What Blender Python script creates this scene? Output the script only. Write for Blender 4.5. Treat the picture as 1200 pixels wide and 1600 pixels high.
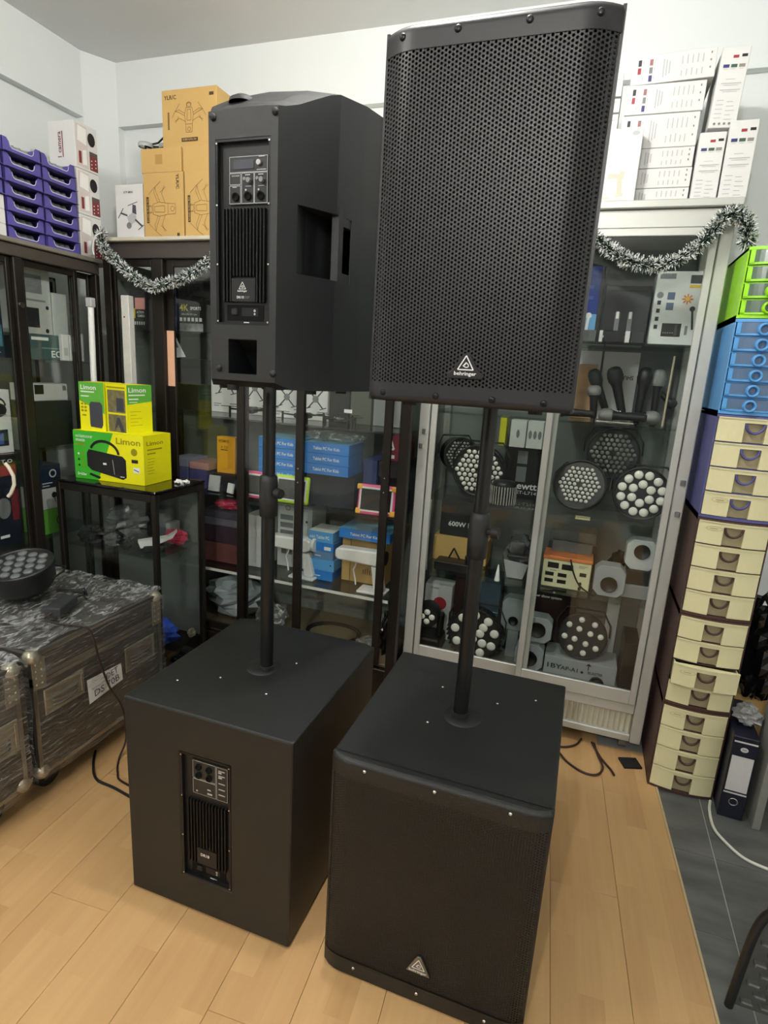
import bpy, bmesh, math, random
from mathutils import Vector, Matrix
import numpy as np
random.seed(7)
for o in list(bpy.data.objects): bpy.data.objects.remove(o, do_unlink=True)
S = bpy.context.scene
COL = S.collection
PI = math.pi

# ---------------------------------------------------------------- camera
# room frame: X runs along the back wall, Y towards it, Z up, metres; the camera stands at X=0, Y=0
F_PX, PITCH, ROLL, YAW, CAM_H = 906.68, 0.2371, 0.0596, 0.324, 1.4444
cd = bpy.data.cameras.new('camera'); cam = bpy.data.objects.new('camera', cd); COL.objects.link(cam)
cd.sensor_fit = 'VERTICAL'; cd.sensor_height = 24.0; cd.lens = 24.0*F_PX/1600.0
cd.clip_start = .02; cd.clip_end = 60
_fw = Vector((0, math.cos(PITCH), -math.sin(PITCH))); _up = Vector((0, math.sin(PITCH), math.cos(PITCH))); _rt = Vector((1, 0, 0))
_r2 = _rt*math.cos(ROLL)+_up*math.sin(ROLL); _u2 = -_rt*math.sin(ROLL)+_up*math.cos(ROLL)
_m = Matrix((_r2, _u2, -_fw)).transposed().to_4x4()
cam.matrix_world = Matrix.Translation((0, 0, CAM_H)) @ Matrix.Rotation(YAW, 4, 'Z') @ _m
S.camera = cam

# ---------------------------------------------------------------- world, lights, exposure
W = bpy.data.worlds.new('world'); S.world = W; W.use_nodes = True
W.node_tree.nodes['Background'].inputs[0].default_value = (.9, .95, 1, 1)
W.node_tree.nodes['Background'].inputs[1].default_value = .12
S.view_settings.view_transform = 'Standard'; S.view_settings.look = 'None'
S.view_settings.exposure = 0.2; S.view_settings.gamma = 1.0; S.view_settings.use_curve_mapping = False
CEIL = 2.872
LAMPS = [(-.48, 1.22, 47), (-.35, -1.7, 104), (-1.45, .1, 28)]          # x, y, watts of the bulbs built below; last two are added fill
LAMP_Z, LAMP_R = 2.70, .05

# ---------------------------------------------------------------- helpers
def lin(c):
    return tuple(((v/255)/12.92 if v/255 <= .04045 else ((v/255+.055)/1.055)**2.4) for v in c)
MATS = {}
def mat(name, col, rough=.5, metal=0, spec=.5, var=.06, scale=30, bump=0, bscale=200, emit=0, coat=0, alpha=1, trans=0, sss=0):
    if name in MATS: return MATS[name]
    m = bpy.data.materials.new(name); m.use_nodes = True; nt = m.node_tree; b = nt.nodes['Principled BSDF']
    c = lin(col)
    tc = nt.nodes.new('ShaderNodeTexCoord')
    n = nt.nodes.new('ShaderNodeTexNoise'); n.inputs['Scale'].default_value = scale; n.inputs['Detail'].default_value = 3
    nt.links.new(tc.outputs['Object'], n.inputs['Vector'])
    r = nt.nodes.new('ShaderNodeMix'); r.data_type = 'RGBA'
    r.inputs[6].default_value = tuple(v*(1-var) for v in c)+(1,); r.inputs[7].default_value = tuple(min(1, v*(1+var)) for v in c)+(1,)
    nt.links.new(n.outputs['Fac'], r.inputs[0]); nt.links.new(r.outputs[2], b.inputs['Base Color'])
    b.inputs['Roughness'].default_value = rough; b.inputs['Metallic'].default_value = metal
    b.inputs['Specular IOR Level'].default_value = spec
    if coat: b.inputs['Coat Weight'].default_value = coat; b.inputs['Coat Roughness'].default_value = .08
    if emit: b.inputs['Emission Color'].default_value = c+(1,); b.inputs['Emission Strength'].default_value = emit
    if trans: b.inputs['Transmission Weight'].default_value = trans
    if alpha < 1: b.inputs['Alpha'].default_value = alpha
    if bump:
        n2 = nt.nodes.new('ShaderNodeTexNoise'); n2.inputs['Scale'].default_value = bscale; n2.inputs['Detail'].default_value = 2
        nt.links.new(tc.outputs['Object'], n2.inputs['Vector'])
        bp = nt.nodes.new('ShaderNodeBump'); bp.inputs['Strength'].default_value = bump; bp.inputs['Distance'].default_value = .003
        nt.links.new(n2.outputs['Fac'], bp.inputs['Height']); nt.links.new(bp.outputs['Normal'], b.inputs['Normal'])
    MATS[name] = m
    return m
def thin_ior(nt, fr, ior):
    """a thin sheet does not bend the ray: the far face reflects like the near one"""
    g = nt.nodes.new('ShaderNodeNewGeometry'); r = nt.nodes.new('ShaderNodeMapRange')
    r.inputs['To Min'].default_value = ior; r.inputs['To Max'].default_value = 1/ior
    nt.links.new(g.outputs['Backfacing'], r.inputs['Value']); nt.links.new(r.outputs[0], fr.inputs['IOR'])
def glass(name, tint=(.9, .95, .92), rough=.015, ior=1.45):
    if name in MATS: return MATS[name]
    m = bpy.data.materials.new(name); m.use_nodes = True; nt = m.node_tree; nt.nodes.clear()
    out = nt.nodes.new('ShaderNodeOutputMaterial'); mx = nt.nodes.new('ShaderNodeMixShader'); fr = nt.nodes.new('ShaderNodeFresnel')
    t = nt.nodes.new('ShaderNodeBsdfTransparent'); g = nt.nodes.new('ShaderNodeBsdfGlossy')
    thin_ior(nt, fr, ior); t.inputs[0].default_value = tint+(1,); g.inputs['Roughness'].default_value = rough
    nt.links.new(fr.outputs[0], mx.inputs[0]); nt.links.new(t.outputs[0], mx.inputs[1]); nt.links.new(g.outputs[0], mx.inputs[2])
    nt.links.new(mx.outputs[0], out.inputs[0]); MATS[name] = m
    return m
def film(name, milk_glint=.16, col=(235, 238, 238), stretch=(1, 1, 1), scale=14, rough=.16, bumpd=.006, lo=.50, hi=.70):
    """clear stretch film: see-through, glossy, milky folds plus crease glints painted as pale streaks"""
    if name in MATS: return MATS[name]
    m = bpy.data.materials.new(name); m.use_nodes = True; nt = m.node_tree; nt.nodes.clear(); N = nt.nodes.new; L = nt.links.new
    out = N('ShaderNodeOutputMaterial'); tc = N('ShaderNodeTexCoord'); mp = N('ShaderNodeMapping'); mp.inputs['Scale'].default_value = stretch
    L(tc.outputs['Object'], mp.inputs['Vector'])
    n = N('ShaderNodeTexNoise'); n.inputs['Scale'].default_value = scale; n.inputs['Detail'].default_value = 5; n.inputs['Distortion'].default_value = 1.2
    L(mp.outputs[0], n.inputs['Vector'])
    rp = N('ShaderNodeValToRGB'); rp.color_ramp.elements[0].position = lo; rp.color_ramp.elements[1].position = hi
    rp.color_ramp.elements[0].color = (milk_glint*.35,)*3+(1,); rp.color_ramp.elements[1].color = (min(1, milk_glint*3.4),)*3+(1,)
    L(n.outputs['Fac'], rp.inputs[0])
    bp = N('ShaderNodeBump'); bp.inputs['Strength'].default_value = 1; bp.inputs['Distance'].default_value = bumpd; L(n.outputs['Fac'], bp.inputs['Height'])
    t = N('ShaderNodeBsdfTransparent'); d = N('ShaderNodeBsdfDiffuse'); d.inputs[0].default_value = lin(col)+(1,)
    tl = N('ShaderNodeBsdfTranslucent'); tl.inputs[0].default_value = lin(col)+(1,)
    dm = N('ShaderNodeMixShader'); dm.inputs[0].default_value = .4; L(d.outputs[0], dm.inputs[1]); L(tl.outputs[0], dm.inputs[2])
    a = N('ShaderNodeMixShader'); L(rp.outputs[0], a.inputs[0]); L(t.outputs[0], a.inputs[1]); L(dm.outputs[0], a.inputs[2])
    g = N('ShaderNodeBsdfGlossy'); g.inputs['Roughness'].default_value = rough; L(bp.outputs[0], g.inputs['Normal'])
    fr = N('ShaderNodeFresnel'); thin_ior(nt, fr, 1.65); L(bp.outputs[0], fr.inputs['Normal'])
    b = N('ShaderNodeMixShader'); L(fr.outputs[0], b.inputs[0]); L(a.outputs[0], b.inputs[1]); L(g.outputs[0], b.inputs[2])
    L(b.outputs[0], out.inputs[0]); MATS[name] = m
    return m

_txt = {}
def text_mesh(s, bold=False):
    k = (s, bold)
    if k in _txt: return _txt[k]
    cu = bpy.data.curves.new('t', 'FONT'); cu.body = s; cu.size = 1; cu.resolution_u = 2
    if bold: cu.offset = .018
    ob = bpy.data.objects.new('t', cu); COL.objects.link(ob)
    dg = bpy.context.evaluated_depsgraph_get(); me = bpy.data.meshes.new_from_object(ob.evaluated_get(dg))
    vs = [(v.co.x, v.co.y) for v in me.vertices]; fs = [tuple(p.vertices) for p in me.polygons]
    bpy.data.objects.remove(ob, do_unlink=True); bpy.data.meshes.remove(me); bpy.data.curves.remove(cu)
    xs = [v[0] for v in vs] or [0]
    _txt[k] = (vs, fs, min(xs), max(xs))
    return _txt[k]

class MB:
    def __init__(self): self.v = []; self.f = []; self.m = []; self.sm = []
    def add(self, vs, fs, m=0, smooth=False):
        b = len(self.v); self.v += [tuple(p) for p in vs]
        for q in fs: self.f.append(tuple(b+i for i in q)); self.m.append(m); self.sm.append(smooth)
        return self
    def box(self, x0, x1, y0, y1, z0, z1, m=0):
        return self.add([(x0, y0, z0), (x1, y0, z0), (x1, y1, z0), (x0, y1, z0), (x0, y0, z1), (x1, y0, z1), (x1, y1, z1), (x0, y1, z1)],
                        [(0, 3, 2, 1), (4, 5, 6, 7), (0, 1, 5, 4), (1, 2, 6, 5), (2, 3, 7, 6), (3, 0, 4, 7)], m)
    def cbox(self, x0, x1, y0, y1, z0, z1, c=.003, m=0):
        """box with chamfered edges"""
        bm = bmesh.new(); bmesh.ops.create_cube(bm, size=1)
        for v in bm.verts: v.co = ((x0+x1)/2+v.co.x*(x1-x0), (y0+y1)/2+v.co.y*(y1-y0), (z0+z1)/2+v.co.z*(z1-z0))
        c = min(c, .45*min(x1-x0, y1-y0, z1-z0))
        bmesh.ops.bevel(bm, geom=bm.edges[:], offset=c, segments=2 if c > .004 else 1, affect='EDGES', profile=.5)
        self.bm(bm, m); return self
    def bm(self, bm, m=0, smooth=False):
        bm.verts.index_update(); b = len(self.v)
        self.v += [tuple(v.co) for v in bm.verts]
        for f in bm.faces: self.f.append(tuple(b+v.index for v in f.verts)); self.m.append(m); self.sm.append(smooth)
        bm.free()
    def prism(self, poly, axis, a0, a1, m=0):
        """poly: list of 2D points; axis x: (y,z), y: (x,z), z: (x,y)"""
        def p(q, a): return (a, q[0], q[1]) if axis == 'x' else (q[0], a, q[1]) if axis == 'y' else (q[0], q[1], a)
        n = len(poly)
        vs = [p(q, a0) for q in poly]+[p(q, a1) for q in poly]
        fs = [tuple(range(n))[::-1], tuple(range(n, 2*n))]+[(i, (i+1) % n, n+(i+1) % n, n+i) for i in range(n)]
        return self.add(vs, fs, m)
    def cyl(self, p0, p1, r, n=16, m=0, r2=None, smooth=True):
        p0 = Vector(p0); p1 = Vector(p1); r2 = r if r2 is None else r2
        d = (p1-p0).normalized(); a = d.orthogonal().normalized(); b = d.cross(a)
        c = [(a*math.cos(2*PI*i/n)+b*math.sin(2*PI*i/n)) for i in range(n)]
        vs = [p0+q*r for q in c]+[p1+q*r2 for q in c]
        self.add(vs, [(i, (i+1) % n, n+(i+1) % n, n+i) for i in range(n)], m, smooth)
        self.add([vs[i] for i in range(n)], [tuple(range(n))[::-1]], m); self.add([vs[n+i] for i in range(n)], [tuple(range(n))], m)
        return self
    def tube(self, pts, r, n=8, m=0):
        pts = [Vector(p) for p in pts]; rings = []
        prev = None
        for i, p in enumerate(pts):
            d = (pts[min(i+1, len(pts)-1)]-pts[max(i-1, 0)])
            d = d.normalized() if d.length > 1e-9 else Vector((0, 0, 1))
            a = d.orthogonal().normalized() if prev is None else (prev-d*prev.dot(d)).normalized()
            prev = a; b = d.cross(a)
            rings.append([p+(a*math.cos(2*PI*k/n)+b*math.sin(2*PI*k/n))*r for k in range(n)])
        vs = [q for rg in rings for q in rg]; fs = []
        for i in range(len(pts)-1):
            for k in range(n): fs.append((i*n+k, i*n+(k+1) % n, (i+1)*n+(k+1) % n, (i+1)*n+k))
        self.add(vs, fs, m, True)
        self.add(rings[0], [tuple(range(n))[::-1]], m); self.add(rings[-1], [tuple(range(n))], m)
        return self
    def lathe(self, prof, n=24, m=0, o=(0, 0, 0), ax='z', smooth=True):
        def p(r, h, t):
            c, s = r*math.cos(t), r*math.sin(t)
            return (o[0]+c, o[1]+s, o[2]+h) if ax == 'z' else (o[0]+c, o[1]+h, o[2]+s) if ax == 'y' else (o[0]+h, o[1]+c, o[2]+s)
        k = len(prof); vs = [p(r, h, 2*PI*i/n) for i in range(n) for r, h in prof]
        fs = [(i*k+j, ((i+1) % n)*k+j, ((i+1) % n)*k+j+1, i*k+j+1) for i in range(n) for j in range(k-1)]
        return self.add(vs, fs, m, smooth)
    def grid(self, fn, nu, nv, m=0, smooth=True):
        vs = [fn(i/nu, j/nv) for i in range(nu+1) for j in range(nv+1)]
        return self.add(vs, [(i*(nv+1)+j, (i+1)*(nv+1)+j, (i+1)*(nv+1)+j+1, i*(nv+1)+j+1) for i in range(nu) for j in range(nv)], m, smooth)
    def xf(self, M):
        self.v = [tuple(M @ Vector(p)) for p in self.v]; return self
    def build(self, name, mats, parent=None, loc=None, rot=None, fix=True):
        if not isinstance(mats, (list, tuple)): mats = [mats]
        me = bpy.data.meshes.new(name); me.from_pydata(self.v, [], self.f)
        for q in mats: me.materials.append(q)
        me.polygons.foreach_set('material_index', self.m); me.polygons.foreach_set('use_smooth', self.sm)
        if fix and len(self.f) < 30000:
            bm = bmesh.new(); bm.from_mesh(me); bmesh.ops.recalc_face_normals(bm, faces=bm.faces[:]); bm.to_mesh(me); bm.free()
        me.update()
        return link(name, me, parent, loc, rot)
def link(name, me, parent=None, loc=None, rot=None):
    o = bpy.data.objects.new(name, me); COL.objects.link(o)
    if parent: o.parent = parent
    if loc: o.location = loc
    if rot is not None: o.rotation_euler = rot if hasattr(rot, '__len__') else (0, 0, rot)
    return o
def tag(o, label, cat, group=None, kind=None):
    o['label'] = label; o['category'] = cat
    if group: o['group'] = group
    if kind: o['kind'] = kind
    return o
def thing(name, label, cat, loc=(0, 0, 0), rz=0, group=None):
    o = bpy.data.objects.new(name, None); o.empty_display_size = .05; COL.objects.link(o); o.location = loc; o.rotation_euler = (0, 0, rz)
    return tag(o, label, cat, group)
def struct(o): o['kind'] = 'structure'; return o
def dup(root, loc, rz, label, group=None):
    r = root.copy(); COL.objects.link(r); r.location = loc; r.rotation_euler = (0, 0, rz); r['label'] = label
    if group: r['group'] = group
    for ch in list(root.children):
        c = ch.copy(); COL.objects.link(c); c.parent = r
        for g in ch.children:
            d = g.copy(); COL.objects.link(d); d.parent = c
    return r
def bevel(o, w=.004, seg=2, ang=35):
    b = o.modifiers.new('bevel', 'BEVEL'); b.width = w; b.segments = seg; b.limit_method = 'ANGLE'; b.angle_limit = math.radians(ang); return o
def cut(o, cutters):
    """cut pockets out of a mesh for good; the cutting bodies are removed again"""
    for mb in cutters:
        c = mb.build('cutter', [])
        md = o.modifiers.new('b', 'BOOLEAN'); md.operation = 'DIFFERENCE'; md.solver = 'EXACT'; md.object = c
        dg = bpy.context.evaluated_depsgraph_get(); me = bpy.data.meshes.new_from_object(o.evaluated_get(dg))
        o.modifiers.clear(); o.data = me; bpy.data.objects.remove(c, do_unlink=True)

class Face:
    """flat printing surface: origin o, right u, up v; prints lie eps in front"""
    def __init__(s, mb, o, u, v, eps=.0006):
        s.mb = mb; s.lay = 0; s.u = Vector(u); s.v = Vector(v); s.n = s.u.cross(s.v); s.o = Vector(o)+s.n*eps
    def p(s, a, b, k=0): return s.o+s.u*a+s.v*b+s.n*k
    def rect(s, a0, b0, a1, b1, m=0, k=0): s.lay += 1; k += s.lay*.00003; s.mb.add([s.p(a0, b0, k), s.p(a1, b0, k), s.p(a1, b1, k), s.p(a0, b1, k)], [(0, 1, 2, 3)], m); return s
    def poly(s, pts, m=0, k=0, new=True): s.lay += new; k += s.lay*.00003; s.mb.add([s.p(a, b, k) for a, b in pts], [tuple(range(len(pts)))], m); return s
    def line(s, a0, b0, a1, b1, w, m=0, k=0):
        d = Vector((a1-a0, b1-b0)); d.normalize(); nx, ny = -d.y*w/2, d.x*w/2
        return s.poly([(a0-nx, b0-ny), (a1-nx, b1-ny), (a1+nx, b1+ny), (a0+nx, b0+ny)], m, k)
    def path(s, pts, w, m=0, k=0):
        for (a, b), (c, d) in zip(pts, pts[1:]): s.line(a, b, c, d, w, m, k)
        return s
    def disc(s, a, b, r, m=0, n=14, k=0, ry=None):
        ry = r if ry is None else ry
        return s.poly([(a+r*math.cos(2*PI*i/n), b+ry*math.sin(2*PI*i/n)) for i in range(n)], m, k)
    def ring(s, a, b, r, w, m=0, n=16, k=0, a0=0, a1=2*PI, rot=0, ry=None):
        ry = r if ry is None else ry; cr, sr = math.cos(rot), math.sin(rot)
        def q(t, e): x, y = (r+e)*math.cos(t), (ry+e)*math.sin(t); return (a+x*cr-y*sr, b+x*sr+y*cr)
        for i in range(n):
            t0 = a0+(a1-a0)*i/n; t1 = a0+(a1-a0)*(i+1)/n
            s.poly([q(t0, -w/2), q(t0, w/2), q(t1, w/2), q(t1, -w/2)], m, k, i == 0)
        return s
    def text(s, t, a, b, h, m=0, bold=False, align='l', width=None, k=0, turn=0):
        vs, fs, x0, x1 = text_mesh(t, bold); sc = h/.72; sx = sc if not width else width/max(1e-6, x1-x0)
        off = -x0*sx if align == 'l' else -(x0+x1)/2*sx if align == 'c' else -x1*sx
        ct, st = math.cos(turn), math.sin(turn); s.lay += 1; k += s.lay*.00003
        pts = []
        for x, y in vs:
            X, Y = x*sx+off, y*sc
            pts.append(s.p(a+X*ct-Y*st, b+X*st+Y*ct, k))
        s.mb.add(pts, fs, m); return s
    def greek(s, a0, b0, a1, rows, pitch, th, m=0, ragged=.4, seed=1):
        """rows of print too small to read"""
        r = random.Random(seed)
        for i in range(rows):
            s.rect(a0, b0-i*pitch, a1-(a1-a0)*ragged*r.random(), b0-i*pitch+th, m)
        return s

def carton(name, label, cat, x0, x1, y0, y1, z0, z1, m, group=None, rz=0, prints=None, pm=None, rx=0, ry=0, ch=.0015, part='print'):
    """a box thing: body mesh with its base centre as origin; prints(front, right, left, top) draw on its faces in local metres from the lower left corner"""
    w, d, h = x1-x0, y1-y0, z1-z0
    b = MB(); b.cbox(-w/2, w/2, -d/2, d/2, 0, h, ch)
    o = b.build(name, m, None, ((x0+x1)/2, (y0+y1)/2, z0), (rx, ry, rz)); tag(o, label, cat, group)
    if prints:
        p = MB()
        prints(Face(p, (-w/2, -d/2, 0), (1, 0, 0), (0, 0, 1)), Face(p, (w/2, -d/2, 0), (0, 1, 0), (0, 0, 1)),
               Face(p, (-w/2, d/2, 0), (0, -1, 0), (0, 0, 1)), Face(p, (-w/2, -d/2, h), (1, 0, 0), (0, 1, 0)), w, d, h)
        if p.f: p.build(part, pm, o, fix=False)
    return o

# ---------------------------------------------------------------- materials
M_wall = mat('wall_paint', (228, 232, 231), .75, var=.02, scale=3, bump=.08, bscale=60)
M_ceil = mat('ceiling_paint', (222, 224, 224), .85, var=.03, scale=2)
M_black = mat('black_plastic', (25, 27, 29), .46, var=.08, bump=.25, bscale=900)
M_blackwood = mat('black_textured_paint', (22, 24, 24), .47, var=.1, scale=9, bump=.35, bscale=700)
M_grille = mat('grille_steel', (35, 35, 38), .42, metal=.0, var=.05)
M_dark = mat('deep_black', (9, 9, 10), .8, spec=.2)
M_fin = mat('heatsink_black', (20, 21, 23), .42, metal=.3)
M_screw = mat('screw_steel', (205, 205, 205), .25, metal=1)
M_white = mat('print_white', (232, 234, 232), .5, var=.02)
M_grey = mat('print_grey', (120, 122, 124), .5)
M_lgrey = mat('print_light_grey', (178, 180, 180), .55)
M_blk = mat('print_black', (22, 22, 24), .5)
M_red = mat('print_red', (150, 42, 54), .5)
M_chrome = mat('chrome', (215, 215, 212), .14, metal=1)
M_rubber = mat('rubber', (24, 24, 25), .65)
M_alu = mat('aluminium_frame', (188, 190, 184), .42, metal=.35, var=.05, scale=6)
M_bronze = mat('bronze_profile', (38, 34, 30), .34, metal=.45, var=.12, scale=7)
M_glass = glass('cabinet_glass', (.965, .98, .97))
M_shelf = glass('shelf_glass', (.90, .95, .925), .03)
M_carton_w = mat('white_carton', (214, 214, 212), .55, var=.015)
M_kraft = mat('kraft_carton', (198, 162, 98), .7, var=.05, scale=12)
M_cable = mat('black_cable', (22, 22, 23), .5)
# ================================================================ the setting
def sbox(name, x0, x1, y0, y1, z0, z1, m):
    return struct(MB().box(x0, x1, y0, y1, z0, z1).build(name, m))
M_screed = mat('screed', (150, 150, 146), .8)
floor = sbox('floor', -2.75, 1.5, -2.8, 2.95, -.12, -.012, M_screed)
sbox('wall_back', -2.75, 1.5, 2.74, 2.9, -.012, CEIL, M_wall)
sbox('wall_left', -2.75, -2.60, -2.7, 2.74, -.012, CEIL, M_wall)
sbox('wall_right', 1.35, 1.5, -2.7, 2.74, -.012, CEIL, M_wall)
sbox('wall_front', -2.75, 1.5, -2.85, -2.7, -.012, CEIL, mat('unseen_wall_dark', (84, 86, 88), .6))  # unseen wall, made dark to cut haze in the glass and on black fronts
sbox('ceiling', -2.75, 1.5, -2.85, 2.9, CEIL, CEIL+.1, M_ceil)
sbox('trim_1', -2.47, 1.35, 2.70, 2.74, 2.585, CEIL, M_wall)          # ring beam standing proud of the wall
sbox('trim_2', -2.60, -2.555, -2.7, 2.56, 2.585, CEIL, M_wall)
struct(MB().prism([(-2.60, 2.74), (-2.60, 2.56), (-2.555, 2.56), (-2.47, 2.70), (-2.47, 2.74)], 'z', 0, CEIL).build('trim_3', M_wall))

def plank_mat():
    m = bpy.data.materials.new('laminate'); m.use_nodes = True; nt = m.node_tree; b = nt.nodes['Principled BSDF']; N = nt.nodes.new; L = nt.links.new
    tc = N('ShaderNodeTexCoord'); oi = N('ShaderNodeObjectInfo'); sp = N('ShaderNodeSeparateXYZ'); L(tc.outputs['Object'], sp.inputs[0])
    def mth(op, a, v, b2=None):
        q = N('ShaderNodeMath'); q.operation = op; L(a, q.inputs[0])
        if b2 is not None: L(b2, q.inputs[1])
        else: q.inputs[1].default_value = v
        return q.outputs[0]
    strip = mth('FLOOR', mth('MULTIPLY', mth('ADD', sp.outputs[0], .0951), 1/.0634), 0)
    st2 = mth('ADD', strip, 0, mth('MULTIPLY', oi.outputs['Random'], 37))
    seg = mth('FLOOR', mth('ADD', mth('MULTIPLY', sp.outputs[1], 2.4), 0, mth('MULTIPLY', st2, 1.37)), 0)
    cb = N('ShaderNodeCombineXYZ'); L(st2, cb.inputs[0]); L(seg, cb.inputs[1])
    wn = N('ShaderNodeTexWhiteNoise'); wn.noise_dimensions = '3D'; L(cb.outputs[0], wn.inputs['Vector'])
    mp = N('ShaderNodeMapping'); mp.inputs['Scale'].default_value = (60, 3.2, 1); L(tc.outputs['Object'], mp.inputs['Vector']); L(cb.outputs[0], mp.inputs['Location'])
    gr = N('ShaderNodeTexNoise'); gr.inputs['Scale'].default_value = 1; gr.inputs['Detail'].default_value = 5; L(mp.outputs[0], gr.inputs['Vector'])
    mp2 = N('ShaderNodeMapping'); mp2.inputs['Scale'].default_value = (9, 2.0, 1); L(tc.outputs['Object'], mp2.inputs['Vector']); L(cb.outputs[0], mp2.inputs['Location'])
    g2 = N('ShaderNodeTexNoise'); g2.inputs['Scale'].default_value = 1; g2.inputs['Detail'].default_value = 2; L(mp2.outputs[0], g2.inputs['Vector'])
    s = mth('ADD', mth('MULTIPLY', wn.outputs['Value'], .22), 0, mth('ADD', mth('MULTIPLY', gr.outputs['Fac'], .34), 0, mth('MULTIPLY', g2.outputs['Fac'], .42)))
    rp = N('ShaderNodeValToRGB'); e = rp.color_ramp.elements
    e[0].position = .2; e[0].color = lin((184, 144, 96))+(1,); e[1].position = .85; e[1].color = lin((212, 174, 122))+(1,)
    L(s, rp.inputs[0]); L(rp.outputs[0], b.inputs['Base Color']); b.inputs['Roughness'].default_value = .36; b.inputs['Specular IOR Level'].default_value = .4
    return m
M_plank = plank_mat()
_pw, _pl = .1902, 1.21
pk = MB(); pk.cbox(-_pw/2+.0004, _pw/2-.0004, -_pl/2+.0004, _pl/2-.0004, -.012, 0, .0009)
ROT = Matrix.Rotation(.0652, 4, 'Z'); EDGE = Vector((.444, 1.72, 0))
pme = None
for i in range(16):
    for j in range(-3, 3):
        c = EDGE + ROT.to_3x3() @ Vector((-(i+.5)*_pw, (j+(.37*i) % 1)*_pl, 0))
        if c.y > 2.74-.0 or c.y < -1.6 or c.x < -2.5: continue
        if pme is None: o = pk.build('plank', M_plank, floor); pme = o.data
        else: o = link('plank', pme, floor)
        o.location = c; o.rotation_euler = (0, 0, .0652)
E0 = MB(); E0.cbox(0, .008, -4.2, .62, -.012, .002, .002); E0.build('edge_strip', mat('edge_wood', (196, 176, 136), .4), floor, tuple(EDGE), (0, 0, .0652))
def tile_mat():
    m = mat('slate_tile', (96, 98, 96), .42, var=.0); nt = m.node_tree; b = nt.nodes['Principled BSDF']; N = nt.nodes.new; L = nt.links.new
    tc = N('ShaderNodeTexCoord'); oi = N('ShaderNodeObjectInfo'); ad = N('ShaderNodeVectorMath'); L(tc.outputs['Object'], ad.inputs[0]); L(oi.outputs['Location'], ad.inputs[1])
    mp = N('ShaderNodeMapping'); mp.inputs['Scale'].default_value = (2.5, 9, 1); L(ad.outputs[0], mp.inputs['Vector'])
    n = N('ShaderNodeTexNoise'); n.inputs['Scale'].default_value = 1.6; n.inputs['Detail'].default_value = 6; L(mp.outputs[0], n.inputs['Vector'])
    rp = N('ShaderNodeValToRGB'); rp.color_ramp.elements[0].position = .3; rp.color_ramp.elements[1].position = .75
    rp.color_ramp.elements[0].color = lin((74, 77, 76))+(1,); rp.color_ramp.elements[1].color = lin((112, 114, 111))+(1,)
    L(n.outputs['Fac'], rp.inputs[0]); L(rp.outputs[0], b.inputs['Base Color']); return m
M_tile = tile_mat()
for i in range(2):
    for j in range(16):
        y0, y1 = 1.83+.3*(j-13)+.0015, 1.83+.3*(j-12)-.0015
        if y0 > 2.6: continue
        if i == 0: poly = [(.444+.008-(y0-1.72)*.0653, y0), (.5645, y0), (.5645, y1), (.444+.008-(y1-1.72)*.0653, y1)]
        else: poly = [(.5685, y0), (1.1645, y0), (1.1645, y1), (.5685, y1)]
        MB().prism(poly, 'z', -.011, -.004).build('floor_tile', M_tile, floor)
MB().box(.445, 1.35, -2.7, 2.74, -.012, -.0062).build('tile_grout', mat('grout', (168, 168, 160), .8), floor)

# bulbs that give the light; the last two are added fill, out of view
for i, (x, y, w) in enumerate(LAMPS):
    t = thing('ceiling_lamp', ['white bulb hanging from the ceiling above the loudspeakers', 'added fill bulb hanging from the ceiling over the open floor', 'added fill bulb hanging from the ceiling near the wrapped cases'][i], 'lamp', (x, y, CEIL), 0, 'hanging bulbs')
    MB().lathe([(.045, 0), (.045, -.012), (.02, -.03), (.0, -.03)], 20).build('ceiling_rose', M_white, t)
    MB().lathe([(.0, -.031), (.017, -.031), (.018, -.11), (.0, -.11)], 16).build('socket', M_white, t)
    em = mat('bulb_glow_%d' % i, (255, 252, 246), .5, emit=w/(PI*4*PI*LAMP_R**2))
    z = LAMP_Z-CEIL; MB().lathe([(LAMP_R*math.sin(PI*k/12), z+LAMP_R*math.cos(PI*k/12)) for k in range(13)], 20).build('bulb', em, t)

# ================================================================ subwoofers
def hexgrille(p, x0, x1, z0, z1, fy, hole=.33, n12=True, depth=.0012):
    """perforated sheet on the surface y = fy(x): hexagon cells with a hole each, real depth"""
    k = 12 if n12 else 6
    xs = np.arange(x0+p*.6, x1-p*.55, p*.8660254); vs = []; fs = []; R = p/math.sqrt(3); base = 0
    ang = [2*PI*i/k for i in range(k)]
    outer = [(R*math.cos(a), R*math.sin(a)) if (i % 2 == 0 or k == 6) else (R*.8660254*math.cos(a), R*.8660254*math.sin(a)) for i, a in enumerate(ang)]
    inner = [(hole*p*math.cos(a), hole*p*math.sin(a)) for a in ang]
    for i, x in enumerate(xs):
        for z in np.arange(z0+p*.6+(p/2 if i % 2 else 0), z1-p*.5, p):
            for dx, dz in outer: vs.append((x+dx, fy(x+dx), z+dz))
            for dx, dz in inner: vs.append((x+dx, fy(x+dx), z+dz))
            for q in range(k): fs.append((base+q, base+(q+1) % k, base+k+(q+1) % k, base+k+q))
            if depth:
                for dx, dz in inner: vs.append((x+dx, fy(x+dx)+depth, z+dz))
                for q in range(k): fs.append((base+k+q, base+k+(q+1) % k, base+2*k+(q+1) % k, base+2*k+q))
                base += 3*k
            else: base += 2*k
    mb = MB(); mb.v = vs; mb.f = fs; mb.m = [0]*len(fs); mb.sm = [False]*len(fs)
    return mb
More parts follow.
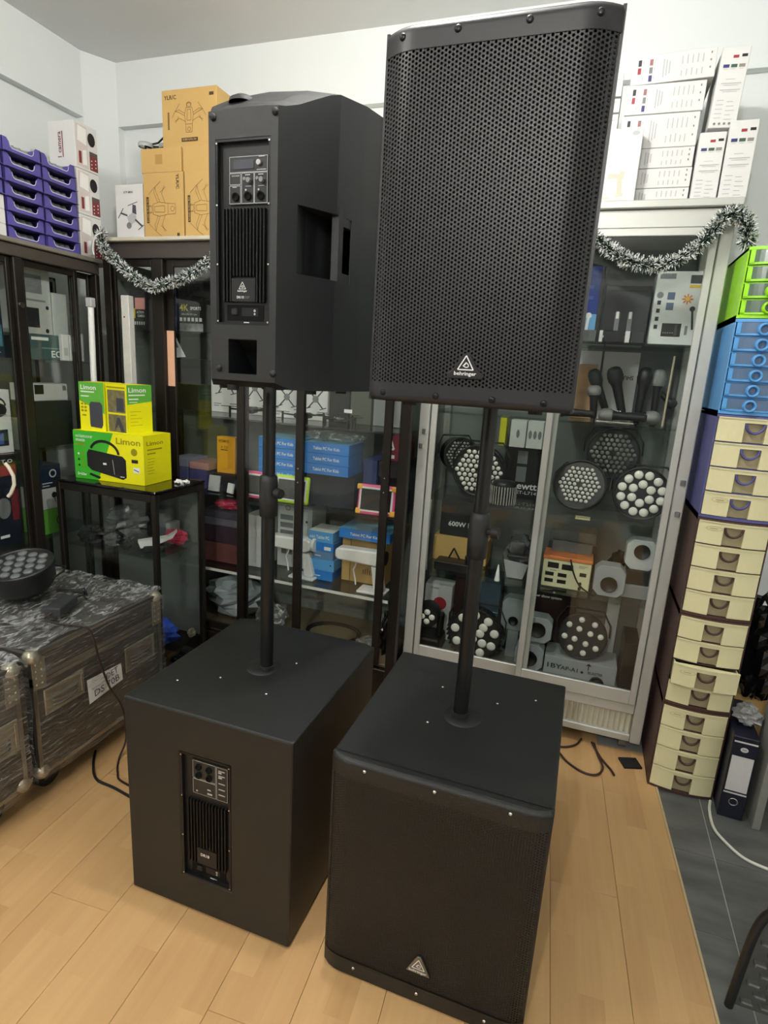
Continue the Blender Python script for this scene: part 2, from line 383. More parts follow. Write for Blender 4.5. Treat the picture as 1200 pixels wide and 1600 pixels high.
def emblem(F, a, b, s, m_line, k=.0, word=True, wide=True):
    """triangle badge with an ear drawn in it and the maker's word under it"""
    F.path([(a-.5*s, b), (a+.5*s, b), (a, b+.86*s), (a-.5*s, b)], .07*s, m_line, k)
    F.ring(a-.02*s, b+.3*s, .21*s, .055*s, m_line, 14, k, -2.2, 1.9, -.5, .13*s)
    F.line(a-.12*s, b+.26*s, a-.0*s, b+.4*s, .09*s, m_line, k)
    if word: F.text('behringer', a, b-.34*s, .23*s, m_line, True, 'c', 1.42*s, k)

def amp_plate(t, yb, hw, v0, v1, kind):
    """recessed amplifier plate on the back (seen from behind, u runs to the viewer's right)"""
    d = .012
    p = MB(); p.box(-hw, hw, yb-d-.004, yb-d, v0, v1); pl = p.build('amplifier_plate', mat('amp_plate', (24, 25, 27), .42, metal=.2), t)
    H = v1-v0; u0, u1 = -hw*.80, hw*.82
    # fins
    f = MB(); n = 13; g0, g1 = v0+H*.13, v0+H*(.645 if kind == 'top' else .64)
    for i in range(n):
        x = -(u0+(u1-u0)*(i+.5)/n)
        lo = g0+H*.0 if (i < 3 or i > n-4) else g0+H*.145
        f.cbox(x-.0018, x+.0018, yb-d, yb-d+.011, lo, g1, .0012)
    f.build('heatsink', M_fin, pl)
    fr = MB()
    for a, b, c, e in ((-hw, -hw+.005, v0, v1), (hw-.005, hw, v0, v1), (-hw, hw, v0, v0+.005), (-hw, hw, v1-.005, v1)): fr.box(a, b, yb-d, yb-.001, c, e)
    fr.build('rim', M_fin, pl)
    for sx in (-1, 1):
        for q in (.02, .34, .66, .98): MB().cyl((sx*(hw-.0035), yb-.001, v0+H*q), (sx*(hw-.0035), yb+.0008, v0+H*q), .0022, 8).build('screw', M_screw, pl)
    # control panel
    c0, c1, e0, e1 = -hw*.56, hw*.84, v0+H*(.665 if kind == 'top' else .69), v0+H*(.915 if kind == 'top' else .955)
    cp = MB(); cp.box(-c1, -c0, yb-d, yb-d+.004, e0, e1); cpo = cp.build('control_panel', mat('panel_black', (26, 28, 30), .38), t)
    pr = MB(); F = Face(pr, (0, yb-d+.004, 0), (-1, 0, 0), (0, 0, 1)); cw, ch = c1-c0, e1-e0
    def R(a, b): return c0+cw*a, e0+ch*b
    def bx(a0, b0, a1, b1, w=.0011): F.path([R(a0, b0), R(a1, b0), R(a1, b1), R(a0, b1), R(a0, b0)], w, 0)
    if kind == 'top':
        bx(.01, .67, .99, .99); bx(.01, .42, .30, .65); bx(.01, .02, .30, .39); bx(.33, .02, .645, .65); bx(.665, .02, .99, .65)
        F.rect(*R(.12, .735), *R(.64, .93), 1)
        F.rect(*R(.77, .965), *R(.92, .98), 0); F.rect(*R(.72, .70), *R(.96, .715), 0)
        F.text('SOUND', *R(.07, .585), .003, 0, True, 'l', cw*.2)
        F.rect(*R(.09, .355), *R(.2, .372), 0); F.rect(*R(.42, .60), *R(.55, .62), 0); F.rect(*R(.76, .60), *R(.89, .62), 0)
        for q in (.5, .83): F.disc(*R(q-.06, .30), .0022, 0, 10); F.rect(*R(q-.07, .37), *R(q+.08, .38), 0)
        k = MB()
        k.cyl((-R(.775, 0)[0], yb-d+.004, R(0, .85)[1]), (-R(.775, 0)[0], yb-d+.009, R(0, .85)[1]), .0052, 14); k.build('button', M_lgrey, cpo)
        for q in (.47, .80):
            k = MB(); k.cyl((-R(q+.06, 0)[0], yb-d+.004, R(0, .49)[1]), (-R(q+.06, 0)[0], yb-d+.012, R(0, .49)[1]), .0052, 12)
            k.cyl((-R(q-.06, 0)[0], yb-d+.004, R(0, .53)[1]), (-R(q-.06, 0)[0], yb-d+.008, R(0, .53)[1]), .0034, 10); k.build('knob', M_grey, cpo)
        for q, b in ((.17, .16), (.49, .17), (.82, .17)):
            k = MB(); k.lathe([(.0, .001), (.006, .001), (.0062, .004), (.0085, .004), (.0085, 0)], 16, 0, (-R(q, 0)[0], yb-d+.004, R(0, b)[1]), 'y'); k.build('socket', M_dark, cpo)
    else:
        bx(.01, .47, .66, .97, .0009); bx(.01, .02, .66, .44, .0009); bx(.69, .02, .99, .97, .0009)
        F.rect(*R(.04, .43), *R(.66, .45), 0)
        for b in (.86, .72, .5, .33, .17): F.rect(*R(.74, b), *R(.92, b+.03), 0)
        F.rect(*R(.74, .80), *R(.83, .85), 0); F.rect(*R(.74, .66), *R(.84, .71), 0); F.rect(*R(.42, .08), *R(.56, .13), 0); F.disc(*R(.12, .1), .0028, 0, 10); F.rect(*R(.42, .2), *R(.52, .24), 0)
        F.rect(*R(.1, .97), *R(.26, .985), 0); F.rect(*R(.42, .97), *R(.6, .985), 0)
        for a, b in ((.17, .80), (.47, .80), (.17, .56), (.47, .56)):
            k = MB(); k.lathe([(.0, .001), (.006, .001), (.0062, .004), (.0085, .004), (.0085, 0)], 16, 0, (-R(a, 0)[0], yb-d+.004, R(0, b)[1]), 'y'); k.build('socket', M_dark, cpo)
    pr.build('panel_print', [M_lgrey, mat('lcd', (74, 76, 84), .2)], cpo, fix=False)
    # name plate and mains inlet
    nb = MB(); nb.box(-.030, .030, yb-d, yb-d+.009, g0+H*.005, g0+H*.135); npo = nb.build('name_plate', mat('amp_plate', (24, 25, 27)), t)
    q = MB(); F = Face(q, (0, yb-d+.009, 0), (-1, 0, 0), (0, 0, 1))
    if kind == 'top':
        emblem(F, -.002, g0+H*.075, .017, 0)
        F.text('DR115', -.016, g0+H*.022, .0052, 0, True, 'l', .018); F.text('DSP', .004, g0+H*.022, .0052, 1, False, 'l', .012)
    else: F.text('DR18', -.018, g0+H*.075, .0085, 0, True, 'l', .026)
    q.build('lettering', [M_white, M_grey], npo, fix=False)
    mb = MB(); zc = v0+H*.075
    mb.box(-hw*.70, hw*.70, yb-d, yb-d+.0015, v0+H*.028, v0+H*.118); mi = mb.build('mains_bay', M_dark, t)
    k = MB(); k.cbox(.018, .034, yb-d+.001, yb-d+.006, zc-.006, zc+.008, .002); k.build('mains_socket', M_rubber, mi)
    k = MB(); F = Face(k, (0, yb-d+.0015, 0), (-1, 0, 0), (0, 0, 1)); F.rect(-.008, zc-.008, .034, zc+.01, 1); F.disc(.025, zc+.004, .003, 0, 8); F.disc(.025, zc-.003, .0026, 0, 8)
    for a, b in ((-.026, .0), (-.029, -.003), (-.023, -.003)): F.disc(a, zc+b, .0009, 0, 6)
    k.build('mains_print', [M_lgrey, M_fin], mi, fix=False)
    k = MB(); F = Face(k, (0, yb-d, 0), (-1, 0, 0), (0, 0, 1)); F.rect(-.004 if kind == 'top' else .004, v0+H*.006, .010 if kind == 'top' else .024, v0+H*.021, 0); F.greek(.016, v0+H*.014, .05, 2, .003, .0012, 1)
    F.rect(-.05, v0+H*.008, -.012, v0+H*.018, 1); k.build('sticker', [M_white, M_fin], pl, fix=False)
    return pl

SW, SD, SH = .489, .556, .60
def make_sub():
    t = thing('subwoofer', '', 'subwoofer', group='pair of subwoofers')
    b = MB(); b.box(-SW/2, SW/2, -SD/2+.022, SD/2, .006, SH); body = b.build('cabinet', M_blackwood, t)
    cut(body, [MB().box(-.074, .074, SD/2-.016, SD/2+.05, .112, .487)]); bevel(body, .005, 2, 40)
    # front surround with softly rounded corners
    def fy(x): a = abs(x)-(SW/2-.05); return -SD/2+.004+(0 if a < 0 else .018*(a/.05)**2.4)
    fr = MB(); n = 28; xs = [-SW/2+SW*i/n for i in range(n+1)]
    for z0, z1, e in ((.006, .05, 0), (.555, SH, 0)):
        def fn(u, v, z0=z0, z1=z1):
            x = -SW/2+SW*u; z = z0+(z1-z0)*v; y = fy(x)-.002
            if z1 > .5 and z > SH-.011: k = (z-(SH-.011))/.011; y += .011*(1-math.sqrt(max(0, 1-k*k)))
            return (x, y, z)
        fr.grid(fn, n, 24)
    for i in range(n):      # closing strips to the cabinet
        x0, x1 = xs[i], xs[i+1]
        fr.add([(x0, fy(x0)+.009, SH), (x1, fy(x1)+.009, SH), (x1, -SD/2+.03, SH), (x0, -SD/2+.03, SH)], [(0, 1, 2, 3)])
        fr.add([(x0, fy(x0), .006), (x1, fy(x1), .006), (x1, -SD/2+.03, .006), (x0, -SD/2+.03, .006)], [(0, 1, 2, 3)])
    for s in (-1, 1):
        fr.box(min(s*SW/2, s*(SW/2-.006)), max(s*SW/2, s*(SW/2-.006)), fy(SW/2)-.002, -SD/2+.03, .006, SH-.001)
    fr.build('front_surround', M_blackwood, t, fix=False)
    hexgrille(.0068, -SW/2+.004, SW/2-.004, .045, .563, fy, .36, False, 0).build('grille', mat('sub_grille', (26, 26, 26), .5), t, fix=False)
    MB().box(-SW/2+.008, SW/2-.008, -SD/2+.024, -SD/2+.028, .02, .58).build('foam', M_dark, t)
    for x, z in ((-.16, .583), (.0, .583), (.16, .583), (-.16, .03), (0, .03), (.16, .03)):
        MB().lathe([(0, -.0028), (.003, -.0022), (.0042, 0)], 10, 0, (x, fy(x)-.0022, z), 'y').build('screw', M_screw, t)
    for x, y in ((-.075, -.06), (.075, .1), (-.08, .12), (.17, .16)):
        MB().lathe([(.0035, 0), (.003, .0015), (0, .002)], 10, 0, (x, y, SH)).build('top_screw', M_screw, t)
    MB().lathe([(.0, .0035), (.022, .0035), (.047, .003), (.049, 0)], 28, 0, (0, 0, SH)).build('pole_cup', M_black, t)
    # badge
    e = MB(); e.prism([(-.029, .094), (.029, .094), (.024, .104), (.005, .142), (-.005, .142), (-.024, .104)], 'y', fy(0)-.006, fy(0)-.001)
    eo = e.build('badge', mat('badge_steel', (126, 126, 120), .36, metal=.8), t); bevel(eo, .0015)
    q = MB(); emblem(Face(q, (0, fy(0)-.006, 0), (1, 0, 0), (0, 0, 1)), 0, .109, .03, 0); q.build('emblem', M_white, eo, fix=False)
    amp_plate(t, SD/2, .074, .112, .487, 'sub')
    for x in (-.2, .2):
        for y in (-.2, .22): MB().cyl((x, y, 0), (x, y, .007), .02, 14).build('foot', M_rubber, t)
    return t
SUBX = (-.7845, -.2025)
sub = make_sub(); sub.location = (SUBX[1], 1.049+SD/2, 0)
sub['label'] = 'black subwoofer with its perforated front grille and triangle badge turned to the open floor'
sub2 = dup(sub, (SUBX[0], 1.054+SD/2, 0), PI, 'black subwoofer turned round so that its amplifier plate faces the open floor', 'pair of subwoofers')

# ================================================================ poles
def pole(label, x, y, z0, z1, zj, kn):
    t = thing('speaker_pole', label, 'pole', (x, y, z0), 0, 'poles between subwoofers and loudspeakers')
    MB().cyl((0, 0, 0), (0, 0, zj-z0+.02), .0185, 20).build('lower_tube', mat('pole_black', (20, 21, 22), .32, metal=.2), t)
    MB().cyl((0, 0, zj-z0+.02), (0, 0, z1-z0), .0165, 20).build('upper_tube', mat('pole_black', (20, 21, 22)), t)
    c = MB(); c.lathe([(.019, -.05), (.0235, -.047), (.0245, 0), (.0245, .045), (.0225, .06), (.017, .064)], 20, 0, (0, 0, zj-z0)); co = c.build('clutch', M_black, t)
    k = MB(); a = Vector((math.cos(kn), math.sin(kn), 0)); p = Vector((0, 0, zj-z0+.02))
    k.cyl(p+a*.02, p+a*.034, .008, 10); k.cyl(p+a*.034, p+a*.05, .015, 8, 0, .013); k.build('clamp_knob', M_rubber, co)
    r = MB(); r.cyl((0, 0, 0), (0, 0, .012), .0225, 20); r.build('base_ring', M_rubber, t)
    return t
pole('black telescopic pole rising from the subwoofer with the amplifier plate', -.770, 1.325, SH+.0036, 1.401, 1.10, -.35)
pole('black telescopic pole rising from the subwoofer with the triangle badge', -.2075, 1.327, SH+.0036, 1.387, 1.075, -.2)

# ================================================================ full range loudspeakers
def make_speaker():
    t = thing('loudspeaker', '', 'loudspeaker', group='pair of loudspeakers on poles')
    FY, BY, HT = -.207, .138, .648
    ST = [(-.180, .2025, .648, .648), (-.09, .185, .644, .652), (.008, .163, .630, .646), (.030, .150, .622, .640), (.060, .132, .604, .622), (.095, .110, .582, .596), (.122, .093, .570, .582), (BY, .084, .566, .569)]
    b = MB(); rows = []
    for y, hw, ze, zm in ST:
        zb = 0 if y < .1 else .015*(y-.1)/.038
        cols = [(-hw, ze), (-hw*.62, ze*.3+zm*.7), (0, zm), (hw*.62, ze*.3+zm*.7), (hw, ze)]
        rows.append([(x, y, z) for x, z in cols]+[(hw, y, zb), (-hw, y, zb)])
    k = 7; vs = [p for r in rows for p in r]; fs = []
    for i in range(len(rows)-1):
        for j in range(k): fs.append((i*k+j, i*k+(j+1) % k, (i+1)*k+(j+1) % k, (i+1)*k+j))
    fs.append(tuple(range(k))); fs.append(tuple((len(rows)-1)*k+j for j in range(k))[::-1]); b.add(vs, fs)
    body = b.build('cabinet', M_black, t)
    cs = [MB().box(-.0675, .0675, BY-.016, BY+.05, .137, .512), MB().prism([(.02, .03), (.095, .106), (.2, .106), (.2, .03)], 'x', -.037, .037)]
    for s in (-1, 1):
        cs.append(MB().prism([(s*.120, .2), (s*.105, .05), (s*.125, -.05), (s*.3, -.05), (s*.3, .2)], 'z', .252, .392))
    cut(body, cs); bevel(body, .006, 2, 30)
    for s in (-1, 1):     # grip bar standing in the pocket
        g = MB(); g.prism([(s*.15, -.052), (s*.1795, -.085), (s*.166, .0), (s*.150, .006)], 'z', .236, .407)
        go = g.build('handle', M_black, t); cut(go, [MB().box(min(s*.12, s*.3), max(s*.12, s*.3), -.050, -.018, .272, .372)]); bevel(go, .004, 2)
    def fy(x): a = abs(x)-.135; return FY+(0 if a < 0 else .027*(a/.0675)**2.2)
    # grille frame bands
    fr = MB(); n = 36
    for z0, z1 in ((.0, .037), (.607, HT)):
        fr.grid(lambda u, v: (-.2025+.405*u, fy(-.2025+.405*u)-.0015+(.008*max(0, (v-.75)/.25)**2 if z1 > .5 else .008*max(0, (.25-v)/.25)**2), z0+(z1-z0)*v), n, 8)
    for i in range(n):
        x0, x1 = -.2025+.405*i/n, -.2025+.405*(i+1)/n
        for z in (0, HT): fr.add([(x0, fy(x0)+.006, z), (x1, fy(x1)+.006, z), (x1, -.175, z), (x0, -.175, z)], [(0, 1, 2, 3)])
    for s in (-1, 1): fr.box(min(s*.2025, s*.197), max(s*.2025, s*.197), -.183, -.165, 0, HT)
    fr.build('grille_frame', mat('frame_black', (30, 30, 33), .42), t, fix=False)
    hexgrille(.0076, -.200, .200, .030, .616, fy, .335, True, .0014).build('grille', M_grille, t, fix=False)
    MB().grid(lambda u, v: (-.196+.392*u, fy(-.196+.392*u)+.012, .01+.62*v), 24, 1).build('foam', M_dark, t, fix=False)
    for x, z in ((-.165, .016), (-.055, .016), (.055, .016), (.15, .016), (-.165, .63), (-.065, .63), (.055, .63), (.165, .63)):
        MB().lathe([(0, -.002), (.0035, -.0024), (.0062, -.001), (.0065, .001)], 12, 0, (x, fy(x)-.002, z), 'y').build('screw', mat('screw_black', (34, 34, 36), .3, metal=.6), t)
    # badge on the grille
    e = MB(); e.prism([(-.033, .052), (.033, .052), (.036, .060), (.026, .066), (.006, .098), (-.006, .098), (-.026, .066), (-.036, .060)], 'y', FY-.005, FY-.0005)
    eo = e.build('badge', mat('badge_black', (28, 28, 28), .35), t); bevel(eo, .0012)
    q = MB(); emblem(Face(q, (0, FY-.005, 0), (1, 0, 0), (0, 0, 1)), 0, .0685, .030, 0); q.build('emblem', M_white, eo, fix=False)
    amp_plate(t, BY, .0675, .137, .512, 'top')
    for x, z in ((-.077, .555), (.072, .555), (-.079, .035), (.062, .04)):       # rear corner bumpers
        MB().lathe([(.0075, 0), (.0075, .004), (.005, .007), (0, .0075)], 14, 0, (x, BY-.001, z), 'y').build('bumper', M_rubber, t)
    MB().lathe([(.0, .012), (.018, .011), (.030, .004), (.032, -.004)], 20, 0, (.048, .060, .611)).build('rigging_cap', M_rubber, t)
    for x, y in ((-.13, -.13), (.13, -.13), (-.12, .03), (.12, .03), (-.05, .1), (.05, .1)):
        MB().cyl((x, y, -.009), (x, y, .004), .014, 12).build('foot', M_rubber, t)
    MB().cyl((0, 0, -.006), (0, 0, .004), .028, 18).build('pole_socket', M_rubber, t)
    return t
spk = make_speaker(); spk.location = (-.2295, 1.327, 1.388)
spk['label'] = 'black loudspeaker on a pole showing its perforated front grille and white triangle badge'
dup(spk, (-.757, 1.318, 1.390), PI, 'black loudspeaker on a pole with its back amplifier panel and side handle showing', 'pair of loudspeakers on poles')
# ================================================================ aluminium display cabinet
def bar(t, name, x0, x1, y0, y1, z0, z1, m, c=.003): return MB().cbox(x0, x1, y0, y1, z0, z1, c).build(name, m, t)
M_inner = mat('cabinet_lining', (112, 116, 113), .6)
M_innerl = mat('cabinet_lining_light', (128, 131, 128), .6)
M_innerd = mat('cabinet_lining_dark', (58, 60, 58), .6)
AX0, AX1, AY0, AY1 = -.637, .366, 2.275, 2.69
t = thing('display_cabinet', 'tall silver aluminium display cabinet with glass doors and a fluted skirt', 'cabinet')
for x in (AX0, AX1-.04):
    bar(t, 'post', x, x+.04, AY0, AY0+.04, .06, 2.02, M_alu); bar(t, 'post', x, x+.04, AY1-.04, AY1, .06, 2.02, M_alu)
bar(t, 'top_panel', AX0-.01, AX1+.012, AY0-.012, AY1, 2.021, 2.046, M_alu)
bar(t, 'fascia', AX0+.041, AX1-.041, AY0+.004, AY0+.03, 1.962, 2.02, M_alu)
bar(t, 'bottom_rail', AX0+.041, AX1-.041, AY0+.002, AY0+.03, .184, .226, M_alu)
bar(t, 'floor_panel', AX0+.041, AX1-.041, AY0+.031, AY1-.041, .205, .222, M_inner)
bar(t, 'skirt_rail', AX0+.041, AX1-.041, AY0+.002, AY0+.03, .062, .092, M_alu)
fl = MB(); n = 46
fl.grid(lambda u, v: (AX0+.041+(AX1-AX0-.082)*u, AY0+.018+.007*math.cos(u*n*2*PI)-.004*(1 if v > .5 else 0), .092+.092*v), n*6, 1)
fl.build('fluted_skirt', mat('skirt_cream', (196, 192, 172), .5, var=.15, scale=12), t, fix=False)
t_lamp = thing('tube_lamp', 'slim white tube lamp standing upright behind the silver door frame', 'lamp', (-.585, 2.335, .6205)); MB().cyl((0, 0, .03), (0, 0, .31), .010, 12).build('tube', M_white, t_lamp); MB().cyl((0, 0, 0), (0, 0, .0299), .013, 12).build('end_cap', M_lgrey, t_lamp)
MB().box(AX0+.041, AX1-.041, AY1-.02, AY1-.012, .1, 2.02).build('back_panel', M_inner, t)
for s, x in ((0, AX0+.006), (1, AX1-.012)): MB().box(x, x+.006, AY0+.041, AY1-.041, .1, 2.02).build('side_pane', M_glass, t)
for x in (AX0+.06, AX1-.06):
    for y in (AY0+.07, AY1-.07):
        c = MB(); c.cyl((x-.014, y, .028), (x+.014, y, .028), .028, 18); co = c.build('castor', mat('castor_clear', (120, 116, 108), .2), t)
        MB().box(x-.018, x+.018, y-.02, y+.02, .05, .064).build('castor_plate', M_alu, co)
for nm, x0, x1, y in (('l', AX0+.044, -.102, AY0+.012), ('r', -.146, AX1-.044, AY0-.008)):
    d = MB(); w = .024
    for a in ((x0, x0+w, .229, 1.96), (x1-w, x1, .229, 1.96)): d.cbox(a[0], a[1], y, y+.014, a[2], a[3], .002)
    d.cbox(x0+w, x1-w, y, y+.014, .229, .285, .002); d.cbox(x0+w, x1-w, y, y+.014, 1.935, 1.96, .002)
    do = d.build('door', M_alu, t)
    MB().box(x0+w, x1-w, y+.005, y+.009, .285, 1.935).build('pane', M_glass, do)
for z in (.945, .62, 1.305, 1.595):
    MB().cbox(AX0+.044, AX1-.044, AY0+.05, AY1-.045, z-.009, z, .001).build('shelf', M_shelf, t)
for x, z in ((AX0+.012, 1.16), (AX1-.02, 1.005), (AX0+.02, 1.22), (AX1-.02, 1.12)):
    q = MB(); q.cbox(x-.006, x+.012, AY0-.004, AY0+.001, z-.011, z+.011, .002); q.cyl((x+.003, AY0-.004, z), (x+.003, AY0-.008, z), .006, 12); q.build('latch', M_chrome, t)

# ================================================================ dark bronze display cabinet on the back wall
BX0, BX1, BY0, BY1 = -2.135, -.652, 2.20, 2.69
t = thing('display_cabinet', 'dark bronze framed glass display cabinet filled with boxed gadgets against the back wall', 'cabinet')
for x in (BX0, BX1-.042): bar(t, 'post', x, x+.042, BY0, BY0+.042, .0, 1.86, M_bronze); bar(t, 'post', x, x+.042, BY1-.03, BY1, 0, 1.86, M_bronze)
bar(t, 'post', -1.868, -1.812, BY0, BY0+.04, .16, 1.86, M_bronze)
bar(t, 'top_panel', BX0-.02, BX1+.004, BY0-.02, BY1, 1.928, 1.944, mat('top_board', (196, 190, 172), .5))
bar(t, 'fascia', BX0, BX1, BY0+.002, BY0+.03, 1.861, 1.927, mat('fascia_brown', (64, 58, 52), .45))
bar(t, 'plinth', BX0+.043, BX1-.043, BY0+.02, BY1-.03, .0, .16, M_bronze); bar(t, 'floor_panel', BX0+.043, BX1-.043, BY0+.043, BY1-.031, .161, .178, mat('cabinet_floor', (112, 100, 78), .5))
MB().box(BX0+.01, BX1-.01, BY1-.012, BY1-.004, .05, 1.86).build('back_panel', M_innerl, t)
MB().box(BX0+.012, BX0+.018, BY0+.043, BY1-.031, .16, 1.86).build('side_pane', M_innerl, t); MB().box(BX1-.018, BX1-.012, BY0+.043, BY1-.031, .16, 1.86).build('side_pane', M_glass, t)
for x0, x1, y in ((-1.81, -1.40, BY0+.022), (-1.446, -1.12, BY0+.006), (-1.159, -.733, BY0+.022), (-2.09, -1.87, BY0+.012)):
    d = MB(); w = .036 if x0 > -2 else .012
    for a in ((x0, x0+w), (x1-w, x1)): d.cbox(a[0], a[1], y, y+.014, .179, 1.86, .002)
    d.cbox(x0+w, x1-w, y, y+.014, .179, .215, .002); d.cbox(x0+w, x1-w, y, y+.014, 1.83, 1.86, .002)
    do = d.build('door', M_bronze, t); MB().box(x0+w, x1-w, y+.005, y+.009, .215, 1.83).build('pane', M_glass, do)
for x0, x1, z in ((BX0+.045, -1.45, 1.568), (BX0+.045, BX1-.045, 1.205), (BX0+.045, BX1-.045, .842), (BX0+.045, BX1-.045, .478)):
    so = MB().cbox(x0, x1, BY0+.046, BY1-.035, z-.008, z, .001).build('shelf', M_shelf, t)
MB().box(BX0+.06, BX1-.06, BY0+.041, BY0+.0455, .468, .480).build('shelf_edge', mat('edge_white', (226, 226, 220), .4), t)
for x in (-1.139, -.752):
    for z in (1.02, .96): MB().cyl((x, BY0+.0215 if x > -1 else BY0+.0055, z), (x, BY0+.018 if x > -1 else BY0+.002, z), .003, 8).build('screw', M_screw, t)

# ================================================================ dark display cabinet on the left wall
t = thing('display_cabinet', 'dark framed glass display cabinet along the side wall under the purple boxes', 'cabinet')
LX0, LX1 = -2.585, -2.15
for y0, y1 in ((1.20, 1.24), (1.772, 1.812), (2.172, 2.196)):
    bar(t, 'post', LX1-.04, LX1, y0, y1, 0, 1.79, M_bronze)
for y in (1.20, 2.17): bar(t, 'post', LX0, LX0+.03, y, y+.03, 0, 1.79, M_bronze)
bar(t, 'top_panel', LX0-.008, LX1+.012, 1.18, 2.30, 1.838, 1.856, mat('top_board_grey', (116, 112, 102), .45))
bar(t, 'fascia', LX1-.028, LX1, 1.20, 2.196, 1.791, 1.837, mat('fascia_brown', (64, 58, 52)))
bar(t, 'plinth', LX0+.02, LX1-.041, 1.22, 2.17, 0, .22, M_bronze)
MB().box(LX0+.031, LX0+.036, 1.24, 2.17, .22, 1.79).build('back_panel', M_innerl, t)
for y0, y1, x in ((1.813, 2.088, LX1-.018), (2.062, 2.171, LX1-.034), (1.45, 1.771, LX1-.018), (1.241, 1.48, LX1-.034)):
    d = MB(); w = .018 if y0 < 2 else .012
    for a in ((y0, y0+w), (y1-w, y1)): d.cbox(x-.014, x, a[0], a[1], .221, 1.79, .002)
    d.cbox(x-.014, x, y0+w, y1-w, .221, .25, .002); d.cbox(x-.014, x, y0+w, y1-w, 1.765, 1.79, .002)
    do = d.build('door', M_bronze, t); MB().box(x-.009, x-.005, y0+w, y1-w, .25, 1.765).build('pane', M_glass, do)
for z in (1.408, 1.03, .64): MB().cbox(LX0+.04, LX1-.05, 1.245, 2.168, z-.008, z, .001).build('shelf', M_shelf, t)
h = MB(); h.tube([(LX1, 1.66, .87), (LX1+.012, 1.664, .885), (LX1+.026, 1.67, .92), (LX1+.026, 1.67, .955), (LX1+.012, 1.664, .99), (LX1, 1.66, 1.005)], .007, 10); h.build('handle', mat('handle_cream', (226, 218, 196), .35), t)
MB().cyl((LX1, 1.79, 1.615), (LX1+.008, 1.79, 1.615), .011, 12).build('lock', M_chrome, t)

# ================================================================ low glass counter
t = thing('glass_counter', 'low black framed glass counter case with a glossy black top', 'counter')
CX0, CX1, CY0, CY1, CZ = -2.125, -1.60, 1.86, 2.185, .92
bar(t, 'top', CX0, CX1+.005, CY0-.006, CY1, CZ-.012, CZ, mat('counter_gloss', (16, 17, 17), .06, spec=.7), .004)
for a in ((CX0, CX1, CY0, CY0+.022), (CX0, CX1, CY1-.022, CY1)): bar(t, 'top_rail', a[0]+.024, a[1]-.024, a[2], a[3], CZ-.046, CZ-.0125, M_bronze)
for a in (CX0, CX1-.022): bar(t, 'top_rail', a, a+.022, CY0+.024, CY1-.024, CZ-.046, CZ-.0125, M_bronze)
for x in (CX0, CX1-.024):
    for y in (CY0, CY1-.024): bar(t, 'post', x, x+.024, y, y+.024, 0, CZ-.0125, M_bronze)
MB().box(CX0+.025, CX1-.025, CY0+.008, CY0+.012, .16, CZ-.047).build('front_pane', M_glass, t)
MB().box(CX1-.012, CX1-.008, CY0+.025, CY1-.025, .16, CZ-.047).build('side_pane', M_glass, t)
MB().box(CX0+.025, CX1-.025, CY0+.025, CY1-.025, .62, .626).build('shelf', M_shelf, t)
MB().box(CX0+.025, CX1-.025, CY1-.014, CY1-.008, .16, CZ-.047).build('back_panel', M_inner, t)
bar(t, 'plinth', CX0+.025, CX1-.025, CY0+.006, CY1-.006, .02, .16, M_bronze)

